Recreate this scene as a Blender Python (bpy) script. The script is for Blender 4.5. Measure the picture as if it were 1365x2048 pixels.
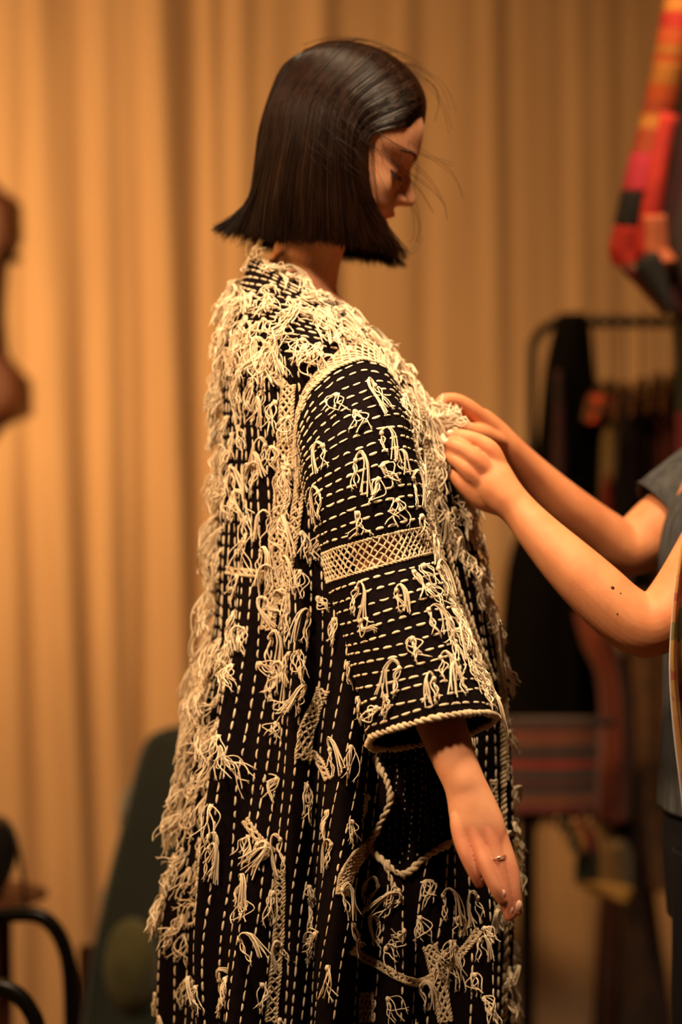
import bpy, math, random
import numpy as np
from mathutils import Vector, Matrix
from mathutils.bvhtree import BVHTree

random.seed(7); rng = np.random.default_rng(7)
for o in list(bpy.data.objects): bpy.data.objects.remove(o)
SC = bpy.context.scene
COL = SC.collection

# ------------------------------------------------------------------ camera, light, exposure
CZ = 1.16; CD = 3.0; KPX = 36.0/85.0/2048.0
cam_d = bpy.data.cameras.new('camera'); cam = bpy.data.objects.new('camera', cam_d); COL.objects.link(cam)
cam.location = (0, -CD, CZ); cam.rotation_euler = (math.pi/2, 0, 0)
cam_d.lens = 85; cam_d.sensor_width = 36; cam_d.sensor_fit = 'AUTO'
cam_d.dof.use_dof = True; cam_d.dof.focus_distance = 2.83; cam_d.dof.aperture_fstop = 1.9
cam_d.clip_start = .05
SC.camera = cam
SC.view_settings.view_transform = 'Standard'; SC.view_settings.look = 'None'
SC.view_settings.gamma = 1; SC.view_settings.exposure = 0.0
try: SC.view_settings.use_curve_mapping = False
except Exception: pass
W = bpy.data.worlds.new('world'); SC.world = W; W.use_nodes = True
W.node_tree.nodes['Background'].inputs[0].default_value = (1.0, .50, .22, 1)
W.node_tree.nodes['Background'].inputs[1].default_value = 0.03

def area(name, loc, target, size, power, color, spread=math.pi):
    d = bpy.data.lights.new(name, 'AREA'); d.shape = 'DISK'; d.size = size; d.energy = power; d.color = color; d.spread = spread
    o = bpy.data.objects.new(name, d); COL.objects.link(o); o.location = loc
    o.rotation_euler = (Vector(target)-Vector(loc)).to_track_quat('-Z', 'Y').to_euler()
    return o
area('key_lamp', (.25, -.50, 2.90), (0.12, -.12, 1.0), .40, 13.8, (1.0, .745, .455), 1.45)
area('front_fill', (-.80, -1.55, 2.85), (.10, 0, 1.05), .25, 3.2, (1.0, .72, .44), .55)  # added fill with no visible source, lifts coat and hand from the front
area('curtain_lamp', (-1.60, .10, 2.0), (-.85, 2.25, 1.45), .30, 21, (1.0, .58, .23), 1.5)
area('side_lamp', (-2.05, -.40, 2.0), (0, .1, 1.2), .5, 9, (1.0, .55, .20), 1.5)
area('ceiling_lamp', (.45, .45, 2.85), (.55, 1.2, 1.0), .35, 1.6, (1.0, .60, .32), 2.2)
area('jacket_fill', (.62, .30, 2.88), (.74, 1.1, 1.62), .20, 2.6, (1.0, .68, .42), .85)  # unseen light added to brighten the patchwork jacket border

# ------------------------------------------------------------------ helpers
def P(px, py, y=0.0):
    d = CD + y
    return np.array([(px-682.5)*d*KPX, y, CZ+(1024-py)*d*KPX])
def proj(p):
    d = (CD+p[..., 1])*KPX
    return p[..., 0]/d+682.5, 1024-(p[..., 2]-CZ)/d
def cr(A, t):
    A = np.asarray(A, float); n = len(A); t = np.clip(np.asarray(t, float), 0, n-1-1e-9)
    i = np.floor(t).astype(int); f = t-i
    g = lambda k: A[np.clip(k, 0, n-1)]
    if A.ndim > 1: f = f[..., None]
    p0, p1, p2, p3 = g(i-1), g(i), g(i+1), g(i+2)
    return .5*((2*p1)+(-p0+p2)*f+(2*p0-5*p1+4*p2-p3)*f*f+(-p0+3*p1-3*p2+p3)*f**3)
def nrm(v): return v/np.maximum(np.linalg.norm(v, axis=-1, keepdims=True), 1e-12)

class MB:
    def __init__(s): s.v = []; s.f3 = []; s.f4 = []; s.n = 0
    def add(s, v, f):
        v = np.asarray(v, float).reshape(-1, 3); f = np.asarray(f, int)
        if f.size:
            (s.f3 if f.shape[1] == 3 else s.f4).append(f+s.n)
        s.v.append(v); s.n += len(v)
    def grid(s, G, cu=False, cv=False, capu=False):
        nu, nv = G.shape[:2]
        iu = np.arange(nu if cu else nu-1); iv = np.arange(nv if cv else nv-1)
        I, J = np.meshgrid(iu, iv, indexing='ij'); I2 = (I+1) % nu; J2 = (J+1) % nv
        f = np.stack([I*nv+J, I2*nv+J, I2*nv+J2, I*nv+J2], -1).reshape(-1, 4)
        base = s.n
        s.add(G, f)
        if capu:
            for k, rev in ((0, False), (nu-1, True)):
                c = G[k].mean(0); j = np.arange(nv); a = base+k*nv+j; b = base+k*nv+(j+1) % nv
                ci = s.n; s.v.append(c[None]); s.n += 1
                t = np.stack([a, b, np.full(nv, ci)], -1) if not rev else np.stack([b, a, np.full(nv, ci)], -1)
                s.f3.append(t)
    def tubes(s, paths, rad, sides=5, flat=None):
        paths = np.asarray(paths, float)
        if paths.ndim == 2: paths = paths[None]
        T, N, _ = paths.shape; rad = np.broadcast_to(np.asarray(rad, float), (T, N))
        tan = nrm(np.gradient(paths, axis=1))
        ref = np.zeros_like(tan[:, 0]); a = np.abs(tan[:, 0]).argmin(1); ref[np.arange(T), a] = 1
        u = nrm(np.cross(tan[:, 0], ref)); U = [u]
        for i in range(1, N):
            u = nrm(u-(u*tan[:, i]).sum(-1, keepdims=True)*tan[:, i]); U.append(u)
        U = np.stack(U, 1); V = np.cross(tan, U)
        a = np.arange(sides)*2*math.pi/sides
        G = paths[:, :, None]+rad[:, :, None, None]*(U[:, :, None]*np.cos(a)[None, None, :, None]+V[:, :, None]*np.sin(a)[None, None, :, None])
        G = G.reshape(T, N*sides, 3)
        i, j = np.meshgrid(np.arange(N-1), np.arange(sides), indexing='ij')
        f = np.stack([i*sides+j, i*sides+(j+1) % sides, (i+1)*sides+(j+1) % sides, (i+1)*sides+j], -1).reshape(-1, 4)
        F = (f[None]+(np.arange(T)*N*sides)[:, None, None]).reshape(-1, 4)
        s.add(G.reshape(-1, 3), F)
    def tube(s, pts, r, sides=10, res=5, closed=False):
        pts = np.asarray(pts, float)
        if closed: pts = np.vstack([pts, pts[:1]])
        n = len(pts); t = np.linspace(0, n-1, (n-1)*res+1)
        q = cr(pts, t); rr = cr(np.broadcast_to(np.asarray(r, float), (n,)), t)
        # rounded ends
        s.tubes(q[None], rr[None], sides)
        for e, k in ((0, 1), (-1, -2)):
            d = nrm(q[e]-q[k])
            s.ell(q[e], (rr[e]*.98,)*3, 8, 5)
    def ell(s, c, r, nu=12, nv=8, R=None):
        a = np.linspace(0, 2*math.pi, nu, endpoint=False); b = np.linspace(.02, math.pi-.02, nv)
        B, A = np.meshgrid(b, a, indexing='ij')
        G = np.stack([r[0]*np.sin(B)*np.cos(A), r[1]*np.sin(B)*np.sin(A), r[2]*np.cos(B)], -1)
        if R is not None: G = G@np.asarray(R).T
        s.grid(G+np.asarray(c), cv=True, capu=True)
    def box(s, lo, hi):
        x0, y0, z0 = lo; x1, y1, z1 = hi
        v = [(x0, y0, z0), (x1, y0, z0), (x1, y1, z0), (x0, y1, z0), (x0, y0, z1), (x1, y0, z1), (x1, y1, z1), (x0, y1, z1)]
        s.add(v, [(0, 3, 2, 1), (4, 5, 6, 7), (0, 1, 5, 4), (1, 2, 6, 5), (2, 3, 7, 6), (3, 0, 4, 7)])
    def mesh(s, name='mesh', smooth=True):
        V = np.vstack(s.v); m = bpy.data.meshes.new(name)
        F3 = np.vstack(s.f3) if s.f3 else np.zeros((0, 3), int); F4 = np.vstack(s.f4) if s.f4 else np.zeros((0, 4), int)
        m.vertices.add(len(V)); m.vertices.foreach_set('co', V.astype(np.float32).ravel())
        nl = F3.size+F4.size; m.loops.add(nl); m.loops.foreach_set('vertex_index', np.concatenate([F3.ravel(), F4.ravel()]).astype(np.int32))
        tot = np.concatenate([np.full(len(F3), 3), np.full(len(F4), 4)]); st = np.concatenate([[0], np.cumsum(tot)[:-1]]) if len(tot) else []
        m.polygons.add(len(tot)); m.polygons.foreach_set('loop_start', np.asarray(st, np.int32)); m.polygons.foreach_set('loop_total', tot.astype(np.int32))
        m.polygons.foreach_set('use_smooth', np.full(len(tot), smooth))
        m.update(calc_edges=True); m.validate()
        return m
    def build(s, name, mat, parent=None, smooth=True, **kw):
        return link(name, s.mesh(name, smooth), mat, parent, **kw)
    def bvh(s):
        V = np.vstack(s.v); F = [tuple(f) for a in (s.f3+s.f4) for f in a.tolist()]
        return BVHTree.FromPolygons([tuple(v) for v in V.tolist()], F)

def link(name, mesh, mat, parent=None, **kw):
    o = bpy.data.objects.new(name, mesh); COL.objects.link(o)
    if mat is not None: mesh.materials.append(mat)
    if parent is not None:
        o.parent = parent; o.matrix_parent_inverse = wm(parent).inverted()
    for k, v in kw.items(): o[k] = v
    return o
def wm(o):
    m = Matrix.Translation(o.location)
    return m if o.parent is None else wm(o.parent)@o.matrix_parent_inverse@m
def thing(name, label, cat, loc=(0, 0, 0), group=None):
    o = bpy.data.objects.new(name, None); COL.objects.link(o); o.location = loc; o.empty_display_size = .05
    o['label'] = label; o['category'] = cat
    if group: o['group'] = group
    return o
def tag(o, label, cat, group=None):
    o['label'] = label; o['category'] = cat
    if group: o['group'] = group
    return o
CAMV = Vector((0, -CD, CZ))
def hit(px, py, tree):
    d = Vector(P(px, py, 0.0))-CAMV; d.normalize()
    r = tree.ray_cast(CAMV, d)
    if r[0] is None: return None
    n = np.array(r[1]); p = np.array(r[0])
    if np.dot(n, np.array(d)) > 0: n = -n
    return p, n

def mat(name, col, rough=.8, col2=None, scale=30, bump=0, bscale=200, metal=0, sheen=0, sss=0, spec=.5, stretch=None):
    m = bpy.data.materials.new(name); m.use_nodes = True; nt = m.node_tree; b = nt.nodes['Principled BSDF']
    b.inputs['Base Color'].default_value = (*col, 1); b.inputs['Roughness'].default_value = rough; b.inputs['Metallic'].default_value = metal
    b.inputs['Specular IOR Level'].default_value = spec
    if sheen: b.inputs['Sheen Weight'].default_value = sheen
    if sss:
        b.inputs['Subsurface Weight'].default_value = sss; b.inputs['Subsurface Radius'].default_value = (.012, .004, .002); b.inputs['Subsurface Scale'].default_value = 1
    tc = nt.nodes.new('ShaderNodeTexCoord'); src = tc.outputs['Object']
    if stretch:
        mp = nt.nodes.new('ShaderNodeMapping'); mp.inputs['Scale'].default_value = stretch; nt.links.new(src, mp.inputs[0]); src = mp.outputs[0]
    if col2 is not None:
        n = nt.nodes.new('ShaderNodeTexNoise'); n.inputs['Scale'].default_value = scale; n.inputs['Detail'].default_value = 4
        nt.links.new(src, n.inputs['Vector'])
        mx = nt.nodes.new('ShaderNodeMix'); mx.data_type = 'RGBA'; mx.name = 'mix1'
        mx.inputs[6].default_value = (*col, 1); mx.inputs[7].default_value = (*col2, 1)
        rp = nt.nodes.new('ShaderNodeMapRange'); rp.inputs[1].default_value = .35; rp.inputs[2].default_value = .65
        nt.links.new(n.outputs[0], rp.inputs[0]); nt.links.new(rp.outputs[0], mx.inputs[0]); nt.links.new(mx.outputs[2], b.inputs['Base Color'])
    if bump:
        n = nt.nodes.new('ShaderNodeTexNoise'); n.inputs['Scale'].default_value = bscale; n.inputs['Detail'].default_value = 3
        nt.links.new(src, n.inputs['Vector'])
        bp = nt.nodes.new('ShaderNodeBump'); bp.inputs['Strength'].default_value = bump; bp.inputs['Distance'].default_value = .002
        nt.links.new(n.outputs[0], bp.inputs['Height']); nt.links.new(bp.outputs[0], b.inputs['Normal'])
    return m
def bands(name, stops, axis=2, freq=1.0, off=0.0, rough=.85, warp=.0, warps=20):
    """woven stripes: constant colour ramp repeated along one world axis of the cloth"""
    m = bpy.data.materials.new(name); m.use_nodes = True; nt = m.node_tree; b = nt.nodes['Principled BSDF']; b.inputs['Roughness'].default_value = rough
    b.inputs['Sheen Weight'].default_value = .2
    tc = nt.nodes.new('ShaderNodeTexCoord'); sp = nt.nodes.new('ShaderNodeSeparateXYZ'); nt.links.new(tc.outputs['Object'], sp.inputs[0])
    v = sp.outputs[axis]
    if warp:
        n = nt.nodes.new('ShaderNodeTexNoise'); n.inputs['Scale'].default_value = warps; nt.links.new(tc.outputs['Object'], n.inputs['Vector'])
        ma = nt.nodes.new('ShaderNodeMath'); ma.operation = 'MULTIPLY_ADD'; ma.inputs[1].default_value = warp
        nt.links.new(n.outputs[0], ma.inputs[0]); nt.links.new(v, ma.inputs[2]); v = ma.outputs[0]
    m1 = nt.nodes.new('ShaderNodeMath'); m1.operation = 'MULTIPLY_ADD'; m1.inputs[1].default_value = freq; m1.inputs[2].default_value = off; nt.links.new(v, m1.inputs[0])
    m2 = nt.nodes.new('ShaderNodeMath'); m2.operation = 'FRACT'; nt.links.new(m1.outputs[0], m2.inputs[0])
    r = nt.nodes.new('ShaderNodeValToRGB'); r.color_ramp.interpolation = 'CONSTANT'
    els = r.color_ramp.elements
    while len(els) > 1: els.remove(els[-1])
    els[0].position = stops[0][0]; els[0].color = (*stops[0][1], 1)
    for p_, c in stops[1:]:
        e = els.new(p_); e.color = (*c, 1)
    nt.links.new(m2.outputs[0], r.inputs[0]); nt.links.new(r.outputs[0], b.inputs['Base Color'])
    return m

M = {}
M['curtain'] = mat('curtain_linen', (.60, .385, .215), .9, (.54, .34, .19), 8, .35, 420, sheen=.2, stretch=(1, 1, .25))
M['wall'] = mat('wall_plaster', (.42, .30, .20), .9, (.38, .27, .18), 4, .2, 90)
M['floor'] = mat('floor_wood', (.16, .085, .045), .5, (.10, .05, .03), 6, .2, 60, stretch=(1, 8, 1))
M['black_cloth'] = mat('black_cotton', (.0042, .0018, .0020), .95, (.0065, .003, .0035), 90, .5, 900, spec=.06)
M['thread'] = mat('cream_cotton_thread', (.84, .68, .475), .85, (.76, .58, .385), 45, .4, 1500, sheen=.2, spec=.25)
M['lace'] = mat('cream_crochet', (.74, .56, .36), .9, (.62, .46, .28), 60, .6, 1200, sheen=.2, spec=.2)
M['metal_black'] = mat('black_metal', (.012, .010, .009), .32, metal=.6)
M['blackdress'] = mat('black_wool', (.004, .003, .002), 1, sheen=.0, spec=.05)
M['wood'] = mat('dark_carved_wood', (.13, .034, .010), .6, (.08, .02, .006), 12, .3, 60, stretch=(1, 1, .2))
M['hanger'] = mat('pale_hanger_wood', (.16, .065, .02), .5, (.12, .05, .015), 20)
M['velvet'] = mat('green_velvet', (.006, .014, .006), .8, (.004, .010, .004), 14, .2, 300, sheen=.6)
M['velvet2'] = mat('olive_cushion', (.10, .085, .020), .85, (.05, .05, .015), 14, .2, 300, sheen=.3)
M['leather'] = mat('black_leather', (.010, .008, .007), .45, (.014, .011, .009), 30, .3, 200)
M['greyshirt'] = mat('grey_slub_jersey', (.085, .082, .080), .95, (.045, .044, .045), 90, .5, 500, stretch=(1, 1, .22), spec=.2)
M['trousers'] = mat('dark_trousers', (.012, .011, .012), .9, spec=.1)
M['hair'] = mat('dark_brown_hair', (.020, .0066, .0026), .34, (.009, .003, .0012), 90, spec=.15, stretch=(1, 1, .15))
M['nail'] = mat('fingernail', (.80, .45, .33), .25, sss=.1)
M['silver'] = mat('silver', (.8, .75, .7), .2, metal=1)
M['lash'] = mat('eyelash', (.010, .005, .004), .7)
M['mole'] = mat('mole', (.05, .012, .006), .8)

def skin(name, c, lipc):
    m = mat(name, c, .58, (c[0]*.9, c[1]*.82, c[2]*.8), 35, .12, 700, sss=.18, spec=.28)
    nt = m.node_tree; b = nt.nodes['Principled BSDF']; mx = nt.nodes['mix1']
    at = nt.nodes.new('ShaderNodeAttribute'); at.attribute_name = 'tint'
    m2 = nt.nodes.new('ShaderNodeMix'); m2.data_type = 'RGBA'; m2.inputs[7].default_value = (*lipc, 1)
    nt.links.new(at.outputs['Fac'], m2.inputs[0]); nt.links.new(mx.outputs[2], m2.inputs[6]); nt.links.new(m2.outputs[2], b.inputs['Base Color'])
    return m
M['skin'] = skin('fair_skin', (.72, .335, .18), (.50, .115, .07))
M['skin2'] = skin('tan_skin', (.66, .265, .115), (.42, .11, .06))

# ------------------------------------------------------------------ the room
mb = MB(); mb.box((-2.6, -4.2, -.05), (2.9, 2.55, 0)); mb.build('floor', M['floor'], smooth=False, kind='structure')
mb = MB(); mb.box((-2.6, -4.2, 2.96), (2.9, 2.55, 3.0)); mb.build('ceiling', M['wall'], smooth=False, kind='structure')
mb = MB(); mb.box((-2.6, 2.45, 0), (2.9, 2.55, 2.96)); mb.build('wall_back', M['wall'], smooth=False, kind='structure')
mb = MB(); mb.box((-2.65, -4.2, 0), (-2.55, 2.45, 2.96)); mb.build('wall_left', M['wall'], smooth=False, kind='structure')
mb = MB(); mb.box((2.85, -4.2, 0), (2.95, 2.45, 2.96)); mb.build('wall_right', M['wall'], smooth=False, kind='structure')
mb = MB(); mb.box((-2.6, -4.3, 0), (2.9, -4.2, 2.96)); mb.build('wall_front', M['wall'], smooth=False, kind='structure')

# curtain: one long linen sheet with hand-placed folds
def curtain():
    k = 5.25*KPX
    xs = np.linspace(-2.45, 2.6, 1300); zs = np.linspace(.02, 2.92, 90)
    X, Z = np.meshgrid(xs, zs, indexing='ij')
    PXx = X/k+682.5
    lean = (1.25-Z)
    # (centre px at mid height, half width px, depth m, lean px per m)
    ridges = [(-520, 60, .06, 10), (-380, 60, .05, 0), (-250, 60, .05, 20), (-120, 60, .05, 20), (20, 32, .034, 14), (120, 44, .062, 40), (222, 34, .050, 18), (262, 16, .008, 8),
              (345, 40, .052, 20), (425, 18, .014, 6), (480, 36, .044, 2), (560, 30, .024, 4), (640, 36, .032, -4), (735, 36, .012, -4), (800, 34, .007, 0),
              (905, 34, .008, -8), (985, 36, .014, -4), (1080, 34, .004, 0), (1160, 34, .008, 4), (1225, 34, .004, 0), (1300, 36, .008, 0),
              (1400, 40, .03, 0), (1500, 40, .03, 0), (1620, 50, .04, 0), (1760, 50, .04, 0), (1900, 50, .04, 0), (2050, 50, .04, 0), (2200, 50, .04, 0)]
    Y = np.zeros_like(X)
    for c, w, a, l in ridges:
        cc = c+l*lean+5*np.sin(Z*2.3+c)
        ww = w*(1+.18*np.sin(Z*1.7+c*.3)); aa = a*(1+.25*np.sin(Z*1.1+c*.07))
        Y -= aa*np.exp(-((PXx-cc)/ww)**2)
    Y += .0016*np.sin(PXx*.11+Z*1.2)+.002*np.sin(PXx*.047-Z*.8)
    G = np.stack([X, 2.30+Y, Z], -1)
    mb = MB(); mb.grid(G)
    o = mb.build('curtain', M['curtain'])
    tag(o, 'full width tan linen curtain hanging in soft vertical folds behind everyone', 'curtain')
curtain()

# ------------------------------------------------------------------ limbs and heads
def limb(mb, pts, sides=22, res=6, mirror=None, cap=.75):
    """pts: (px, py, y, radius in px in the picture plane, radius m in depth)"""
    A = []
    for a in pts:
        p = P(*a[:3]); A.append([*p, a[3]*(CD+a[2])*KPX, a[4]])
    A = np.array(A); n = len(A)
    Q = cr(A, np.linspace(0, n-1, (n-1)*res+1)); c = Q[:, :3]; r1 = Q[:, 3]; r2 = Q[:, 4]
    t = nrm(np.gradient(c, axis=0)); yv = np.array([0, 1., 0])
    n1 = nrm(np.cross(t, yv)); n2 = np.cross(n1, t)
    # rounded caps
    C, R1, R2, N1, N2 = [], [], [], [], []
    for f in (1, .94, .8, .55, .2): pass
    fs = [(.98, .2), (.85, .53), (.6, .8), (.3, .95)]
    for d, s_ in fs:
        C.append(c[0]-t[0]*d*r1[0]*cap); R1.append(r1[0]*s_); R2.append(r2[0]*s_); N1.append(n1[0]); N2.append(n2[0])
    for i in range(len(c)): C.append(c[i]); R1.append(r1[i]); R2.append(r2[i]); N1.append(n1[i]); N2.append(n2[i])
    for d, s_ in fs[::-1]:
        C.append(c[-1]+t[-1]*d*r1[-1]*cap); R1.append(r1[-1]*s_); R2.append(r2[-1]*s_); N1.append(n1[-1]); N2.append(n2[-1])
    C, R1, R2, N1, N2 = map(np.array, (C, R1, R2, N1, N2))
    a = np.linspace(0, 2*math.pi, sides, endpoint=False)
    G = C[:, None]+N1[:, None]*(R1[:, None]*np.cos(a))[..., None]+N2[:, None]*(R2[:, None]*np.sin(a))[..., None]
    mb.grid(G, cv=True, capu=True)
    if mirror is not None:
        H = G.copy(); H[..., 1] = 2*mirror-H[..., 1]; mb.grid(H[:, ::-1], cv=True, capu=True)

def ip(z, pts): p = np.array(pts); return np.interp(z, p[:, 0], p[:, 1])
def spl(z, pts):
    p = np.array(sorted(pts)); t = np.interp(z, p[:, 0], np.arange(len(p))); return cr(p[:, 1], t)
def head_mesh(mb, X0, fwd, up):
    """head in local frame (x forward, y to the left, z up) placed at X0"""
    zs = np.concatenate([np.linspace(-.112, .10, 170), .10+.030*np.sin(np.linspace(0, math.pi/2, 26))[1:]])
    front = [(-.112, .060), (-.106, .076), (-.098, .086), (-.088, .0895), (-.078, .0865), (-.070, .0865), (-.0625, .0875), (-.055, .087), (-.046, .0905), (-.036, .090), (-.02, .087),
             (0, .085), (.014, .0855), (.022, .089), (.031, .0925), (.045, .0915), (.06, .0885), (.074, .083), (.09, .073), (.105, .057), (.118, .036), (.126, .018), (.130, .0)]
    back = [(-.112, .035), (-.10, .005), (-.085, -.015), (-.07, -.035), (-.05, -.055), (-.03, -.075), (0, -.094), (.03, -.101), (.06, -.098), (.09, -.082), (.11, -.058), (.124, -.030), (.130, -.010)]
    wid = [(-.112, .012), (-.106, .024), (-.098, .034), (-.085, .045), (-.07, .0535), (-.05, .0605), (-.03, .066), (-.01, .0695), (.01, .071), (.03, .073), (.06, .0725), (.085, .062), (.105, .045), (.12, .025), (.130, .004)]
    nt = 220
    t = np.linspace(0, 2*math.pi, nt, endpoint=False)
    Z, T = np.meshgrid(zs, t, indexing='ij')
    xf = spl(zs, front)[:, None]; xb = spl(zs, back)[:, None]; b = spl(zs, wid)[:, None]
    xm = np.clip(xb+.45*(xf-xb), -.02, .06)
    c, s = np.cos(T), np.sin(T)
    e = 2/2.25
    cx = np.sign(c)*np.abs(c)**e; sy = np.sign(s)*np.abs(s)**e
    X = np.where(c > 0, xm+(xf-xm)*cx, xm+(xm-xb)*cx); Y = b*sy
    F = np.clip(c*2.2, 0, 1)**.5*(c > 0)
    def g(y0, z0, sy_, sz_, rot=0): return np.exp(-((np.abs(Y)-y0)/sy_)**2-((Z-z0-rot*(np.abs(Y)-y0))/sz_)**2)
    D = np.zeros_like(X)
    D -= .0075*g(.030, .010, .0145, .0105)              # sockets
    D += .0062*g(.031, .0035, .0125, .0078)             # lids over eyeballs
    D -= .0012*g(.031, -.0035, .012, .0018)             # lash line
    D -= .0012*g(.031, .0105, .011, .002, .2)           # lid crease
    D += .0028*g(.030, .0275, .016, .0065, -.12)         # brow
    D += .004*g(.044, -.020, .017, .014)                # cheekbone
    D -= .0022*g(.022, -.030, .006, .014)               # fold beside nose
    D -= .0015*g(.0, .050, .03, .02)*0
    # nose
    zz = np.array([-.037, -.034, -.030, -.0255, -.018, -.010, -.0015, .008, .016, .024, .034])
    hh = np.array([0, .004, .0165, .0235, .0245, .0195, .0150, .0085, .0045, .001, 0])
    ws = np.array([.013, .0125, .0105, .0095, .0085, .0078, .0070, .0066, .0068, .009, .011])
    H = cr(hh, np.interp(Z, zz, np.arange(11))); WS = np.interp(Z, zz, ws)
    H = np.where((Z < -.037) | (Z > .034), 0, np.maximum(H, 0))
    D += H*np.exp(-np.abs(Y/WS)**2.3)
    D += .0095*np.exp(-((np.abs(Y)-.0135)/.0050)**2-((Z+.0262)/.0066)**2)    # wings
    D -= .002*np.exp(-((np.abs(Y)-.0205)/.003)**2-((Z+.0262)/.008)**2)
    # lips
    D += .0050*np.exp(-(Y/.018)**4-((Z+.0475)/.0040)**2)+.0048*np.exp(-(Y/.0165)**4-((Z+.0620)/.0046)**2)
    D -= .0030*np.exp(-(Y/.024)**4-((Z+.0548)/.0017)**2)
    D -= .0012*np.exp(-(Y/.003)**2-((Z+.040)/.005)**2)
    D -= .0030*np.exp(-(Y/.016)**2-((Z+.0735)/.0045)**2)
    X = X+D*F
    # ears
    Z = np.where(Z < -.0735, -.0735+(Z+.0735)*.68, Z)
    L = np.stack([X, Y, Z], -1)
    fwd = nrm(np.array(fwd, float)); up = nrm(np.array(up, float)); lef = np.cross(up, fwd)
    R = np.stack([fwd, lef, up], 1)
    mb.grid(L@R.T+X0, cv=True, capu=True)
    for s_ in (-1, 1):
        q = np.array([(-.004, s_*.073, -.012), (.002, s_*.076, -.022), (.004, s_*.077, -.030)])
        mb.ell((np.array([-.006, s_*.075, -.004])@R.T)+X0, (.016, .006, .029), 14, 10, R@np.array([[.95, 0, .2], [0, 1, 0], [-.2, 0, .95]]))
    return R

def finish_body(mb, name, material, parent, voxel, smooth=4):
    me = mb.mesh('tmp'); o = bpy.data.objects.new('tmp', me); COL.objects.link(o)
    r = o.modifiers.new('r', 'REMESH'); r.mode = 'VOXEL'; r.voxel_size = voxel; r.use_smooth_shade = True
    s = o.modifiers.new('s', 'SMOOTH'); s.factor = .5; s.iterations = smooth
    dg = bpy.context.evaluated_depsgraph_get(); dg.update()
    ev = o.evaluated_get(dg); m2 = bpy.data.meshes.new_from_object(ev)
    bpy.data.objects.remove(o); bpy.data.meshes.remove(me)
    m2.name = name; m2.materials.clear()
    m2.polygons.foreach_set('use_smooth', np.ones(len(m2.polygons), bool))
    return link(name, m2, material, parent)
def verts(o):
    a = np.empty(len(o.data.vertices)*3, np.float32); o.data.vertices.foreach_get('co', a); return a.reshape(-1, 3).astype(float)
def settint(o, v):
    at = o.data.attributes.new('tint', 'FLOAT', 'POINT'); at.data.foreach_set('value', np.clip(v, 0, 1).astype(np.float32))

# ------------------------------------------------------------------ the woman in the coat
Y0 = .10
woman = thing('person', 'person with dark bob hair in profile wearing a black coat covered in cream tassels', 'person', (-.02, Y0, 0))
T23 = math.radians(23)
HF = np.array([math.cos(T23), 0, -math.sin(T23)]); HU = np.array([math.sin(T23), 0, math.cos(T23)])
HC = P(683, 306, Y0)

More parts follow.
